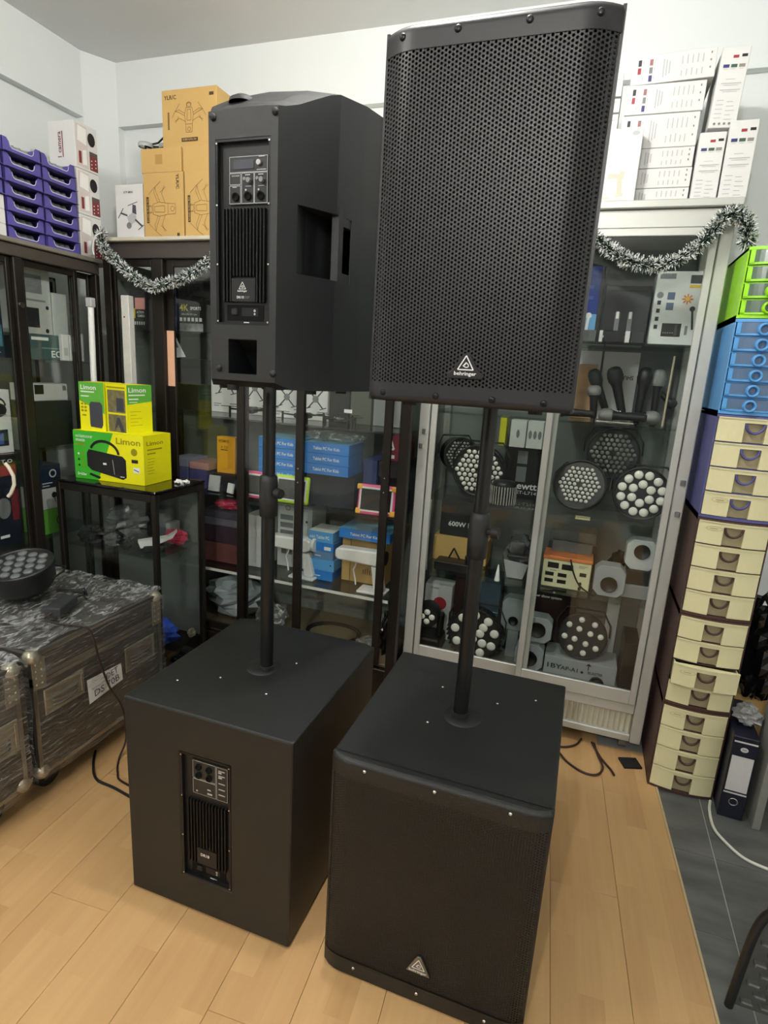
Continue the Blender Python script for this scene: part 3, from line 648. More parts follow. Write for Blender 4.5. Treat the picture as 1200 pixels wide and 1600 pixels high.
# ================================================================ flight cases wrapped in film
M_case = mat('case_laminate', (50, 47, 42), .5, var=.12, scale=5)
M_edge = mat('case_edge', (142, 140, 134), .3, metal=.85, var=.1)
M_zinc = mat('case_zinc', (168, 162, 144), .32, metal=.7, var=.12, scale=40)
def flight_case(label, x0, x1, y0, y1, z0, z1, split, handles, seed):
    t = thing('flight_case', label, 'flight case', ((x0+x1)/2, (y0+y1)/2, 0), 0, 'film wrapped flight cases')
    w, d = x1-x0, y1-y0; X, Y = w/2, d/2
    MB().box(-X, X, -Y, Y, z0, split-.003).build('case_body', M_case, t); MB().box(-X, X, -Y, Y, split+.003, z1).build('lid', M_case, t)
    for (a, b, c, e, f, g) in [(s*X-.012 if s > 0 else -X-.002, s*X+.002 if s > 0 else -X+.012, q*Y-.012 if q > 0 else -Y-.002, q*Y+.002 if q > 0 else -Y+.012, z0, z1) for s in (-1, 1) for q in (-1, 1)]:
        MB().box(a, b, c, e, f, g).build('edge_profile', M_edge, t)
    for z in (z0, split-.015, split+.002, z1-.012):
        for q in (-1, 1):
            MB().box(-X-.002, X+.002, min(q*Y-.012*q, q*Y+.002*q), max(q*Y-.012*q, q*Y+.002*q), z, z+.014).build('edge_profile', M_edge, t)
            MB().box(min(q*X-.012*q, q*X+.002*q), max(q*X-.012*q, q*X+.002*q), -Y-.002, Y+.002, z, z+.014).build('edge_profile', M_edge, t)
    for s in (-1, 1):
        for q in (-1, 1):
            for z in (z0+.001, z1-.001):
                MB().lathe([(0, -.026), (.018, -.02), (.03, 0), (.018, .02), (0, .026)], 12, 0, (s*(X-.012), q*(Y-.012), z+(.012 if z < .3 else -.012))).build('ball_corner', M_zinc, t)
        for z in (z1-.12,):
            for q in (-1, 1):
                b = MB(); ya = q*Y; b.box(s*X-.001 if s > 0 else -X-.0045, s*X+.0045 if s > 0 else -X+.001, min(ya, ya-q*.045), max(ya, ya-q*.045), z, z+.1)
                for k in range(4):
                    for j in range(2): b.lathe([(.004, 0), (.003, .002), (0, .0025)], 8, 0, (s*(X+.0045), ya-q*(.012+.02*j), z+.015+.023*k), 'x')
                b.build('corner_brace', M_zinc, t)
    for (ya, yb, za, zb) in handles:
        f = MB(); wd = .012
        for a in ((ya, yb, za, za+wd), (ya, yb, zb-wd, zb), (ya, ya+wd, za+wd, zb-wd), (yb-wd, yb, za+wd, zb-wd)): f.cbox(X+.0005, X+.006, a[0], a[1], a[2], a[3], .002)
        f.box(X+.0003, X+.0016, ya+wd, yb-wd, za+wd, zb-wd); fo = f.build('handle_dish', M_zinc, t)
        h = MB(); ym = (ya+yb)/2
        for k in range(3): h.tube([(X+.004, ya+.03, za+.025+.014*k), (X+.012, ya+.04, za+.025+.014*k), (X+.012, yb-.04, za+.025+.014*k), (X+.004, yb-.03, za+.025+.014*k)], .0035, 6)
        h.build('handle_bar', M_edge, fo)
    for s in (-1, 1):
        for q in (-1, 1):
            c = MB(); c.cyl((s*(X-.08)-.016, q*(Y-.08), .045), (s*(X-.08)+.016, q*(Y-.08), .045), .045, 16); co = c.build('castor', M_rubber, t)
            MB().box(s*(X-.08)-.035, s*(X-.08)+.035, q*(Y-.08)-.04, q*(Y-.08)+.04, .091, z0).build('castor_fork', M_edge, co)
    # stretch film: a crumpled skin a few millimetres off the case
    rnd = random.Random(seed); ph = [rnd.uniform(0, 6) for _ in range(12)]
    def wr(a, b):
        return .004+.0035*math.sin(9*a+17*b+ph[0])*math.sin(23*a-7*b+ph[1])+.0025*abs(math.sin(60*b+11*a+ph[2]))+.002*math.sin(47*a+31*b+ph[3])+.0022*rnd.random()
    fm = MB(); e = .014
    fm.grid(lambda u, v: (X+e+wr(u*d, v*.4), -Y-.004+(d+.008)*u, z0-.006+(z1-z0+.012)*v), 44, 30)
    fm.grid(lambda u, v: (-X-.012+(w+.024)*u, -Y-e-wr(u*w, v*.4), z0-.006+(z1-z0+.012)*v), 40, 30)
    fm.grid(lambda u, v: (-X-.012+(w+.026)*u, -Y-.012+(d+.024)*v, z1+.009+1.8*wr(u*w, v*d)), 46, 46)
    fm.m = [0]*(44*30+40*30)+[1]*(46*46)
    fm.build('stretch_film', [film('stretch_film', .115, stretch=(4, 1.1, 16), scale=9, bumpd=.006, lo=.52, hi=.66, rough=.1), film('stretch_film_top', .24, stretch=(5, 2.2, 3), scale=10, bumpd=.006, lo=.44, hi=.72, rough=.1)], t, fix=False)  # pale streaks paint crease glints into the film; the top copy is whiter
    return t
c1 = flight_case('film wrapped black flight case with a white paper note taped on its side', -2.05, -1.515, 1.19, 1.765, .105, .535, .44, [(-.255, -.1, .31, .4), (.09, .245, .285, .385)], 3)
c2 = flight_case('film wrapped black flight case standing next to the one with the paper note', -2.05, -1.515, .60, 1.142, .105, .525, .44, [(.10, .255, .25, .36)], 5)
# paper note with handwriting (a part of the case it is taped to)
pn = MB(); Xf = .2675+.0215; F = Face(pn, (Xf, 0, 0), (0, 1, 0), (0, 0, 1))
F.poly([(-.10, .268), (.055, .284), (.05, .352), (-.105, .362)], 0)
F.text('DET', -.02, .322, .024, 1, False, 'l', .055, .0004, .1); F.text('DS 70B', -.075, .284, .026, 1, False, 'l', .115, .0004, .08)
pn.build('paper_note', [M_white, mat('ink_blue', (40, 42, 84), .5)], c1, fix=False)
# power supply brick with its lead lying on the wrapped case
t = thing('power_adapter', 'dark grey power adapter brick with a coiled lead on the wrapped case', 'adapter', (-1.648, 1.43, .570), .35)
MB().cbox(-.028, .028, -.062, .062, 0, .032, .005).build('brick', mat('adapter_grey', (52, 54, 56), .45), t)
k = MB(); pts = []
for i in range(60):
    a = i/60*6*PI; pts.append((-.02+.05*math.cos(a)*(1-.2*math.sin(a*.4)), .115+.016*math.sin(a)+.012*math.sin(a*.33), .012+.0035*(i % 20)/3))
k.tube([(0, .062, .014), (-.005, .08, .01)]+pts+[(.03, .1, .01), (.05, .08, .008)], .0028, 6); k.build('coiled_lead', M_cable, t)
k = MB(); L0 = Matrix.Rotation(-.35, 4, 'Z')
wp = [(0, -.062, .014)]+[tuple(L0 @ (Vector(p)-Vector((-1.648, 1.43, .570)))) for p in ((-1.63, 1.345, .572), (-1.575, 1.345, .566), (-1.50, 1.372, .562), (-1.478, 1.392, .53), (-1.476, 1.415, .42), (-1.474, 1.45, .30), (-1.470, 1.50, .19), (-1.47, 1.51, .06), (-1.46, 1.46, .006), (-1.41, 1.40, .0045), (-1.36, 1.37, .0045), (-1.20, 1.36, .0045), (-1.08, 1.40, .0045))]
def smooth(pts, n=6):
    pts = [Vector(p) for p in pts]; out = []
    for i in range(len(pts)-1):
        p0, p1, p2, p3 = pts[max(i-1, 0)], pts[i], pts[i+1], pts[min(i+2, len(pts)-1)]
        for j in range(n):
            u = j/n; out.append(.5*((2*p1)+(-p0+p2)*u+(2*p0-5*p1+4*p2-p3)*u*u+(-p0+3*p1-3*p2+p3)*u**3))
    return out+[pts[-1]]
k.tube(smooth(wp), .0036, 6); k.build('mains_lead', mat('brown_cable', (46, 32, 28), .5), t)
# ================================================================ things on top of the cabinets
M_line = mat('kraft_ink', (120, 92, 48), .7); M_tag = mat('kraft_tag', (74, 58, 34), .7)
def drone_art(F, a, b, s, m, turn=0, w=.0016):
    """line drawing of a quadcopter"""
    ct, st = math.cos(turn), math.sin(turn)
    def T(x, y): return (a+s*(x*ct-y*st), b+s*(x*st+y*ct))
    def P(pts, q=w): F.path([T(*p) for p in pts], q, m)
    P([(-.09, .2), (.09, .2), (.13, .05), (.1, -.16), (-.1, -.16), (-.13, .05), (-.09, .2)]); P([(-.05, .16), (.05, .16), (.06, -.08), (-.06, -.08), (-.05, .16)])
    c = T(0, .27); F.ring(c[0], c[1], .055*s, w, m, 12); P([(-.06, .2), (-.07, .3), (.07, .3), (.06, .2)])
    P([(-.1, -.16), (-.09, -.34), (.09, -.34), (.1, -.16)]); c = T(0, -.27); F.ring(c[0], c[1], .045*s, w, m, 12)
    for q in (-1, 1):
        P([(q*.12, .08), (q*.3, .17), (q*.40, .14)]); P([(q*.13, .03), (q*.3, .11), (q*.40, .14)]); P([(q*.27, .3), (q*.40, .15), (q*.5, .0)]); P([(q*.1, -.1), (q*.28, -.02), (q*.42, -.08)]); P([(q*.3, .02), (q*.4, -.12)])
def pr_droneA(F, R, L, T, w, d, h):
    F.text('YLR/C', .012, h-.036, .016, 1, True, 'l', .062); F.rect(w-.036, h-.034, w-.014, h-.022, 1)
    drone_art(F, w*.5, h*.52, .17, 0); F.rect(.03, h*.32, .038, h*.62, 0); F.rect(w*.36, h*.10, w*.66, h*.165, 1); F.text('E120S G-Pro Air', w*.51, h*.12, .007, 2, True, 'c', w*.25)
def pr_droneB(F, R, L, T, w, d, h):
    drone_art(F, w*.45, h*.48, .22, 0, PI/2); F.rect(w*.08, h*.28, w*.14, h*.66, 1); F.text('E120S G-Pro Air', w*.125, h*.3, .006, 2, True, 'l', h*.34, .0003, PI/2)
    F.text('YLR/C', w*.84, h*.97, .015, 1, True, 'l', .06, 0, -PI/2); F.rect(w*.84, h*.01, w*.90, h*.13, 1)
KM = [M_line, M_tag, M_kraft]
carton('drone_box', 'brown drone carton standing on top of the flat brown cartons', 'carton', -1.886, -1.612, 2.32, 2.58, 2.324, 2.545, M_kraft, 'brown drone cartons', prints=pr_droneA, pm=KM)
def pr_lid(F, R, L, T, w, d, h): F.rect(w*.36, h*.34, w*.54, h*.74, 0)
def pr_lid2(F, R, L, T, w, d, h): F.rect(w*.66, h*.36, w*.9, h*.78, 0); F.greek(w*.69, h*.68, w*.88, 4, h*.09, .003, 1)
ML = [mat('kraft_sticker', (176, 138, 74), .7), M_line]
carton('drone_box', 'flat brown carton with a dark square stamp lying at the end above a drone carton', 'carton', -1.988, -1.780, 2.30, 2.56, 2.2265, 2.3225, M_kraft, prints=pr_lid, pm=ML)
carton('drone_box', 'flat brown carton lying directly under the topmost drone carton', 'carton', -1.774, -1.55, 2.305, 2.56, 2.2265, 2.3225, M_kraft, prints=pr_lid2, pm=ML)
carton('drone_box', 'upright brown drone carton beside the white drone box', 'carton', -1.978, -1.768, 2.295, 2.52, 1.946, 2.225, M_kraft, 'brown drone cartons', prints=pr_droneB, pm=KM)
carton('drone_box', 'upright brown drone carton half hidden by the black loudspeaker', 'carton', -1.760, -1.55, 2.295, 2.52, 1.946, 2.225, M_kraft, 'brown drone cartons', prints=pr_droneB, pm=KM)
def pr_wdrone(F, R, L, T, w, d, h):
    F.text('XT9 MINI', w*.3, h*.85, .009, 2, True, 'l', .052); F.poly([(w*.4, h*.45), (w*.6, h*.52), (w*.75, h*.46), (w*.7, h*.36), (w*.5, h*.3)], 3)
    F.disc(w*.47, h*.3, .014, 1); F.poly([(w*.6, h*.52), (w*.62, h*.66), (w*.74, h*.64), (w*.75, h*.48)], 2)
    F.line(w*.18, h*.52, w*.42, h*.47, .007, 2); F.line(w*.7, h*.4, w*.95, h*.28, .008, 2); F.line(w*.08, h*.43, w*.28, h*.6, .004, 2); F.line(w*.45, h*.64, w*.8, h*.7, .003, 2); F.line(w*.8, h*.22, w, h*.3, .004, 2)
    F.rect(w*.12, h*.03, w*.24, h*.06, 3)
MG = [M_blk, M_grey, mat('print_dgrey', (66, 68, 72), .5), M_lgrey]
carton('drone_box', 'white drone box printed with a grey quadcopter beside the brown cartons', 'carton', -2.138, -1.986, 2.30, 2.50, 1.946, 2.187, M_carton_w, prints=pr_wdrone, pm=MG)
# clear packed toy drone peeping over the flat carton
t = thing('racing_drone', 'small dark racing drone lying on the flat brown carton', 'drone', (-1.985, 2.41, 2.3228), .4)
q = MB(); q.cbox(-.03, .03, -.02, .02, .015, .045, .006); q.build('body', M_rubber, t)
q = MB(); q.tube([(-.04, 0, .05), (0, 0, .062), (.03, 0, .09)], .004, 6); q.build('antenna', M_rubber, t)
for sx in (-1, 1):
    for sy in (-1, 1): q = MB(); q.lathe([(.030, -.008), (.032, 0), (.030, .008), (.027, 0), (.030, -.008)], 18, 0, (sx*.045, sy*.035, .036)); q.build('prop_guard', M_lgrey, t); 
q = MB()
for sx in (-1, 1):
    for sy in (-1, 1): q.cyl((0, 0, .03), (sx*.045, sy*.035, .034), .004, 6); q.cyl((sx*.045, sy*.035, .0), (sx*.045, sy*.035, .04), .005, 6)
q.build('arms', M_rubber, t)

# purple display trays
M_pur = mat('purple_carton', (82, 74, 150), .5, var=.05); M_pure = mat('carton_edge', (214, 212, 224), .5); M_blis = mat('grey_blister', (132, 138, 140), .25, var=.35, scale=60)
def make_tray(w=.165, h=.0512, d=.24):
    t = thing('tray_box', '', 'display box', group='purple display trays stacked on the side cabinet')
    b = MB(); X = 0
    b.box(-d, 0, -w/2, w/2, 0, .0015); b.box(-d, -d+.002, -w/2, w/2, 0, h-.002); b.box(-d, 0, -w/2, -w/2+.002, 0, h-.002); b.box(-d, 0, w/2-.002, w/2, 0, h-.002)
    a, c, r = -w/2+.03, w/2-.03, .010
    poly = [(-w/2, 0), (w/2, 0), (w/2, h-.002), (c+r, h-.002), (c, h-.014), (c-.004, .022), (c-.012, .0165), (a+.012, .0165), (a+.004, .022), (a, h-.014), (a-r, h-.002), (-w/2, h-.002)]
    b.prism(poly, 'x', -.002, 0); b.box(-.002, .014, -w/2+.002, w/2-.002, 0, .0014)
    b.build('tray', M_pur, t)
    e = MB(); F = Face(e, (0, 0, 0), (0, 1, 0), (0, 0, 1), .0008); F.path([(a, h-.014), (a+.004, .022), (a+.012, .0165), (c-.012, .0165), (c-.004, .022), (c, h-.014)], .0026, 0)
    e.build('cut_edge', M_pure, t, fix=False)
    i = MB(); i.grid(lambda u, v: (-.012-.012*abs(math.sin(u*14))-.02*v, a-.012+(c-a+.024)*u, .004+.036*v), 18, 4); i.cbox(-d+.01, -.05, -w/2+.006, w/2-.006, .003, .036, .003)
    i.build('blister', M_blis, t)
    return t
tray = make_tray(); trs = 'purple display tray in the stack next to the white toy boxes'
trl = {0: ('purple display tray in the stack furthest from the white toy boxes', 'purple trays of the furthest stack'), 1: ('purple display tray in the middle stack on the side cabinet', 'purple trays of the middle stack'), 2: (trs, 'purple trays of the stack by the toy boxes')}
first = True
for cidx, yc in ((0, 1.710), (1, 1.882), (2, 2.053)):
    for k in range(7):
        if cidx == 0 and k < 3: continue
        loc = (-2.192+random.uniform(-.004, .004), yc+random.uniform(-.002, .002), 1.857+.0515*k)
        lb = trl[cidx][0]+', '+('topmost' if k == 6 else 'lowest' if k == (3 if cidx == 0 else 0) else ['', 'second', 'third', 'fourth', 'fifth', 'sixth'][k-(3 if cidx == 0 else 0)]+' from below')
        if first: tray.location = loc; tray['label'] = lb; tray['group'] = trl[cidx][1]; first = False
        else: dup(tray, loc, 0, lb, trl[cidx][1])
for k in range(3):
    carton('product_box', 'small white box under the purple trays, '+['bottom', 'middle', 'top'][k]+' one of three', 'carton', -2.40, -2.192, 1.63, 1.79, 1.857+.0512*k, 1.857+.0512*k+.0505, M_carton_w, prints=lambda F, R, L, T, w, d, h: R.rect(d*.3, h*.3, d*.6, h*.7, 0), pm=[M_lgrey])
# white toy boxes
M_maroon = mat('print_maroon', (120, 48, 48), .5); M_pale = mat('print_pale', (206, 196, 194), .5)
def pr_toy(F, R, L, T, w, d, h):
    F.text('1 camera', w*.48, h*.22, .022, 2, True, 'l', h*.55, 0, PI/2); F.rect(w*.52, h*.22, w*.555, h*.78, 2)
    R.rect(d*.05, h*.05, d*.55, h*.95, 1); R.poly([(d*.1, h*.6), (d*.5, h*.55), (d*.52, h*.9), (d*.15, h*.93)], 3)
    R.disc(d*.73, h*.72, d*.17, 0, 16, .0003, h*.15); R.rect(d*.62, h*.05, d*.98, h*.36, 2); R.rect(d*.62, h*.36, d*.98, h*.46, 4); R.rect(d*.14, h*.12, d*.26, h*.38, 2, .0003)
    R.poly([(d*.3, h*.1), (d*.5, h*.12), (d*.48, h*.45), (d*.32, h*.42)], 3, .0003)
    for i in range(3): R.disc(d*.7, h*(.1+.08*i), .003, 3, 8, .0004); R.disc(d*.88, h*(.14+.08*i), .003, 3, 8, .0004)
MT = [M_blk, M_pale, M_maroon, M_white, mat('print_brown', (88, 74, 70), .5)]
for k in range(3):
    carton('toy_box', 'white and maroon toy box beside the purple trays, '+['bottom', 'middle', 'topmost'][k]+' of its stack of three', 'carton', -2.345, -2.20, 2.150, 2.272, 1.857+.181*k, 1.857+.181*k+.1795, M_carton_w, prints=pr_toy, pm=MT)

# white spray gun boxes on the aluminium cabinet
M_navy = mat('print_navy', (44, 46, 104), .5); M_dgreen = mat('print_green', (52, 84, 68), .5); M_taupe = mat('print_taupe', (134, 128, 118), .5)
CM = [M_blk, M_red, M_navy, M_dgreen, M_taupe, M_lgrey, M_grey, mat('print_rose', (150, 100, 98), .5)]
def pr_lie(F, R, L, T, w, d, h):
    for i, (c1_, c2_) in enumerate(((0, 7), (1, 6), (5, 2))):
        y = h*(.76-.28*i)
        if c1_ != 5: F.rect(w*.075, y-.009, w*.115, y+.009, c1_)
        F.rect(w*.215, y-.010, w*.255, y+.008, c2_); F.rect(w*.135, y-.004, w*.145, y+.006, 5); F.rect(w*.272, y-.004, w*.28, y+.006, 5)
    for i in range(3): F.rect(w*(.38+.035*i), h*(.18+.05*i), w*(.395+.035*i), h*(.82-.05*i), 5)
    for i in range(5): F.rect(w*(.6+.06*i), h*.55, w*(.612+.06*i), h*(.84+.02*(i % 2)), 5); F.rect(w*(.6+.06*i), h*.14, w*(.612+.06*i), h*(.34+.03*(i % 3)), 5)
    for b in (.8, .3, .55): F.rect(w*.93, h*b, w*.945, h*b+.006, 6)
def pr_up(F, R, L, T, w, d, h):
    F.rect(w*.42, h*.86, w*.62, h*.895, 1); F.rect(w*.72, h*.87, w*.92, h*.905, 0)
    for i, c in enumerate((2, 3, 4)): F.rect(w*(.12+.28*i), h*.745, w*(.34+.28*i), h*.785, c)
    for i in range(3): F.rect(w*(.14+.28*i), h*.725, w*(.3+.28*i), h*.731, 5)
    F.rect(w*.3, h*.60, w*.64, h*.606, 5)
    for i in range(2): F.rect(w*.16, h*(.545-.08*i), w*.88, h*(.558-.08*i), 5); F.rect(w*.26, h*(.525-.08*i), w*.78, h*(.532-.08*i), 5)
    for i in range(5): F.rect(w*.12, h*(.34-.055*i), w*.38, h*(.348-.055*i), 5); F.rect(w*.5, h*(.32-.055*i), w*(.72+.05*(i % 3)), h*(.328-.055*i), 5)
    for i in range(4): F.disc(w*(.2+.18*i), h*.05, .004, 6, 8)
for k, (x0, x1, z0, z1, ry) in enumerate(((-.030, .220, 2.0465, 2.107, 0), (-.030, .220, 2.1085, 2.169, 0), (-.026, .218, 2.1705, 2.231, 0), (-.022, .218, 2.2325, 2.334, 0), (-.018, .222, 2.3365, 2.424, 0), (-.012, .240, 2.4275, 2.511, -.03))):
    carton('tool_box', 'white lying carton with colour swatches on the silver cabinet, '+['bottom', 'second', 'third', 'fourth', 'fifth', 'topmost'][k]+' in its pile', 'carton', x0, x1, 2.365, 2.56, z0, z1, M_carton_w, 'white cartons piled on the silver cabinet', prints=pr_lie, pm=CM, ry=ry)
carton('tool_box', 'white upright carton with colour swatches in the middle of the silver cabinet top row', 'carton', .226, .304, 2.345, 2.56, 2.0465, 2.2625, M_carton_w, prints=pr_up, pm=CM)
carton('tool_box', 'white upright carton with colour swatches at the end of the silver cabinet top', 'carton', .309, .392, 2.345, 2.56, 2.0465, 2.292, M_carton_w, prints=pr_up, pm=CM)
carton('tool_box', 'white carton standing upright on another upright carton beside the pile', 'carton', .245, .325, 2.350, 2.56, 2.275, 2.503, M_carton_w, prints=pr_up, pm=CM, ry=.03)
M_gun = mat('print_gun', (196, 194, 176), .5)
def pr_gun(F, R, L, T, w, d, h):
    F.disc(w*.80, h*.93, .012, 1, 14, 0, .007); F.poly([(w*.16, h*.40), (w*.62, h*.40), (w*.62, h*.33), (w*.16, h*.34)], 0); F.rect(w*.5, h*.395, w*.64, h*.43, 0)
    F.poly([(w*.44, h*.34), (w*.58, h*.34), (w*.62, h*.12), (w*.48, h*.12)], 0); F.rect(w*.42, h*.09, w*.66, h*.13, 0); F.greek(w*.2, h*.02, w*.8, 1, .01, .005, 1); F.rect(w*.1, h*.06, w*.3, h*.09, 0)
carton('tool_box', 'white carton printed with a beige power tool in front of the swatch cartons', 'carton', -.062, .050, 2.30, 2.36, 2.0465, 2.275, M_carton_w, prints=pr_gun, pm=[M_gun, M_lgrey])
for k, (z0, z1) in enumerate(((2.276, 2.345), (2.350, 2.392), (2.398, 2.468))):
    carton('tool_box', 'narrow white carton beside the swatch pile behind the loudspeaker, '+['lowest', 'middle', 'top'][k]+' of three', 'carton', -.20, -.036, 2.368, 2.55, z0, z1, M_carton_w, prints=lambda F, R, L, T, w, d, h: F.greek(w*.75, h*.7, w*.95, 3, h*.2, .003, 0), pm=[M_lgrey])
carton('tool_box', 'plain white carton under the narrow cartons on the silver cabinet', 'carton', -.20, -.064, 2.368, 2.55, 2.0465, 2.274, M_carton_w)

# tinsel garlands
M_tin1 = mat('tinsel_silver', (250, 252, 250), .6, metal=0, var=.02); M_tin2 = mat('tinsel_green', (30, 56, 44), .4, metal=.2)
def garland(label, pts, n, tail=None, seed=1):
    t = thing('tinsel_garland', label, 'garland', pts[0]); o = Vector(pts[0]); P = [p-o for p in smooth(pts, 10)]
    MB().tube(P, .004, 6).build('cord', mat('cord_dark', (40, 46, 42), .6), t)
    r = random.Random(seed); mb = MB()
    for i in range(n):
        k = r.random()*(len(P)-1); j = int(k); p = P[j].lerp(P[j+1], k-j)
        d = Vector((r.gauss(0, 1), r.gauss(0, 1), r.gauss(0, 1))).normalized(); L = r.uniform(.018, .033); s = d.cross(Vector((r.gauss(0, 1), r.gauss(0, 1), r.gauss(0, 1)))).normalized()*.0014
        m = 0 if r.random() < .48 else 1; a = p+d*(L*.62 if m == 0 else .002)
        mb.add([a-s, a+s, p+d*L+s*.6, p+d*L-s*.6], [(0, 1, 2, 3)], m)
    to = mb.build('tinsel', [M_tin1, M_tin2], t, fix=False); to['kind'] = 'stuff'
    return t
garland('white tipped green tinsel garland hanging across the dark back cabinet', [(-2.075, 2.14, 1.955), (-2.07, 2.135, 1.91), (-2.04, 2.14, 1.868), (-1.985, 2.145, 1.825), (-1.92, 2.145, 1.78), (-1.85, 2.145, 1.745), (-1.805, 2.145, 1.737), (-1.75, 2.145, 1.752), (-1.68, 2.145, 1.765), (-1.60, 2.145, 1.80), (-1.53, 2.15, 1.84), (-1.45, 2.15, 1.90)], 7000, seed=2)
garland('white tipped green tinsel garland looping across the silver cabinet front', [(-.20, 2.22, 2.01), (-.12, 2.22, 1.97), (-.045, 2.22, 1.915), (.011, 2.22, 1.874), (.06, 2.22, 1.85), (.11, 2.22, 1.838), (.175, 2.22, 1.840), (.244, 2.22, 1.877), (.290, 2.22, 1.93), (.322, 2.22, 1.975), (.355, 2.225, 1.985), (.385, 2.23, 1.965), (.398, 2.235, 1.93), (.40, 2.24, 1.905)], 9000, seed=3)
t = MB().tube(smooth([(-2.03, 2.10, 1.945), (-2.06, 2.09, 1.925), (-2.075, 2.09, 1.88), (-2.07, 2.09, 1.855)]), .003, 6).build('loose_wire', mat('wire_white', (222, 222, 218), .5)); tag(t, 'short loose white wire beside the tinsel on the dark cabinet', 'wire')

# ================================================================ on the glass counter
M_lime = mat('lime_green', (60, 178, 42), .4, var=.04); M_yel = mat('acid_yellow', (236, 232, 10), .4, var=.03)
M_ygr = mat('grass_green', (92, 172, 56), .4); M_pho = mat('photo_print', (120, 112, 78), .4, var=.9, scale=45)
YM = [M_lime, M_yel, M_blk, M_white, mat('print_olive', (150, 140, 10), .5), M_ygr, M_pho, mat('print_slate', (62, 64, 72), .5)]
def pr_big(F, R, L, T, w, d, h):
    F.rect(0, 0, w, h, 1); F.poly([(0, 0), (w*.34, 0), (w*.58, h), (0, h)], 0, .0003)
    F.text('WATERPROOF BT', .012, h*.86, .010, 3, True, 'l', w*.25, .0006); F.text('SPEAKER', .012, h*.78, .010, 3, True, 'l', w*.14, .0006); F.rect(.013, h*.70, w*.17, h*.735, 4, .0006)
    F.text('Limon', w*.62, h*.80, .026, 4, True, 'l', w*.34, .0006)
    F.poly([(w*.19, h*.55), (w*.22, h*.63), (w*.70, h*.55), (w*.75, h*.48), (w*.75, h*.12), (w*.70, h*.07), (w*.25, h*.2), (w*.19, h*.28)], 2, .0006)
    F.ring(w*.45, h*.58, w*.20, .012, 2, 14, .0008, .15, PI-.15, -.12, h*.24)
    F.rect(w*.42, h*.34, w*.47, h*.38, 3, .001); F.rect(w*.66, h*.12, w*.72, h*.135, 3, .001); F.line(w*.58, h*.16, w*.56, h*.46, .0015, 3, .001)
    F.disc(w*.87, h*.66, w*.045, 4, 12, .0006); F.rect(w*.83, h*.44, w*.92, h*.51, 2, .0006); F.rect(w*.85, h*.24, w*.94, h*.35, 3, .0006); F.line(w*.86, h*.31, w*.93, h*.27, .004, 7, .0009)
    F.poly([(w*.23, h*.14), (w*.38, h*.08), (w*.36, h*.03), (w*.21, h*.1)], 2, .0006); F.text('5+60w', .014, h*.07, .013, 3, True, 'l', w*.13, .0006)
    for i in range(3): F.disc(w*.07, h*(.52-.12*i), .005, 3 if i == 0 else 2, 10, .0006); F.disc(w*.13, h*(.52-.12*i), .006, 4, 10, .0006)
    R.rect(0, 0, d, h, 1); R.text('Limon', d*.1, h*.80, .018, 4, True, 'l', d*.6, .0005); R.rect(d*.12, h*.70, d*.66, h*.725, 4, .0005); R.rect(d*.12, h*.62, d*.42, h*.645, 4, .0005); R.greek(d*.12, h*.52, d*.5, 6, h*.06, .0018, 4, .5, 5)
    T.rect(0, 0, w, d, 1)
big = carton('speaker_box', 'long green and yellow speaker carton printed with a black portable speaker on the counter', 'carton', -2.065, -1.715, 1.92, 2.10, .9212, 1.128, M_yel, rz=.06, prints=pr_big, pm=YM)
def pr_sm(F, R, L, T, w, d, h):
    F.rect(0, 0, w, h, 1); F.poly([(0, h*.62), (w, h*.36), (w, h), (0, h)], 5, .0003); F.text('Limon', w*.08, h*.85, .019, 3, True, 'l', w*.62, .0006); F.rect(w*.08, h*.79, w*.62, h*.815, 3, .0006); F.rect(w*.08, h*.70, w*.4, h*.725, 3, .0006)
    F.poly([(w*.42, h*.08), (w*.86, h*.06), (w*.92, h*.14), (w*.92, h*.54), (w*.84, h*.6), (w*.46, h*.6), (w*.40, h*.54), (w*.4, h*.14)], 7, .0007)
    for i in range(3):
        for j in range(2): F.rect(w*(.07+.13*j), h*(.53-.07*i), w*(.16+.13*j), h*(.57-.07*i), 4, .0006)
    F.rect(w*.1, h*.3, w*.26, h*.33, 4, .0006)
def pr_sm2(F, R, L, T, w, d, h):
    F.rect(0, 0, w, h, 1); F.rect(w*.08, h*.42, w*.92, h*.88, 6, .0004); F.rect(w*.08, h*.02, w*.92, h*.38, 6, .0004); F.rect(w*.05, h*.92, w*.92, h*.945, 4, .0005)
    F.rect(w*.5, h*.45, w*.85, h*.72, 7, .0007); F.poly([(w*.35, h*.03), (w*.5, h*.32), (w*.62, h*.33), (w*.85, h*.04), (w*.68, h*.03), (w*.56, h*.18)], 7, .0007)
    R.rect(0, 0, d, h, 1); R.poly([(0, h*.60), (d, h*.66), (d, h), (0, h)], 5, .0003); R.text('Limon', d*.06, h*.85, .02, 3, True, 'l', d*.7, .0006); R.rect(d*.06, h*.78, d*.72, h*.805, 3, .0006); R.rect(d*.06, h*.70, d*.45, h*.725, 3, .0006); R.rect(d*.08, h*.64, d*.4, h*.655, 3, .0006); R.greek(d*.1, h*.45, d*.6, 5, h*.07, .0016, 4, .5, 8)
carton('speaker_box', 'small green and yellow carton showing a slate grey speaker on top of the long carton', 'carton', -2.045, -1.925, 1.94, 2.06, 1.1285, 1.33, M_yel, rz=.12, prints=pr_sm, pm=YM)
carton('speaker_box', 'small green and yellow carton with two outdoor photographs on top of the long carton', 'carton', -1.905, -1.785, 1.945, 2.075, 1.1285, 1.33, M_yel, rz=-.10, prints=pr_sm2, pm=YM)
t = thing('plug_cluster', 'small heap of white plastic plugs on the black counter top', 'plugs', (-1.625, 2.06, .9205))
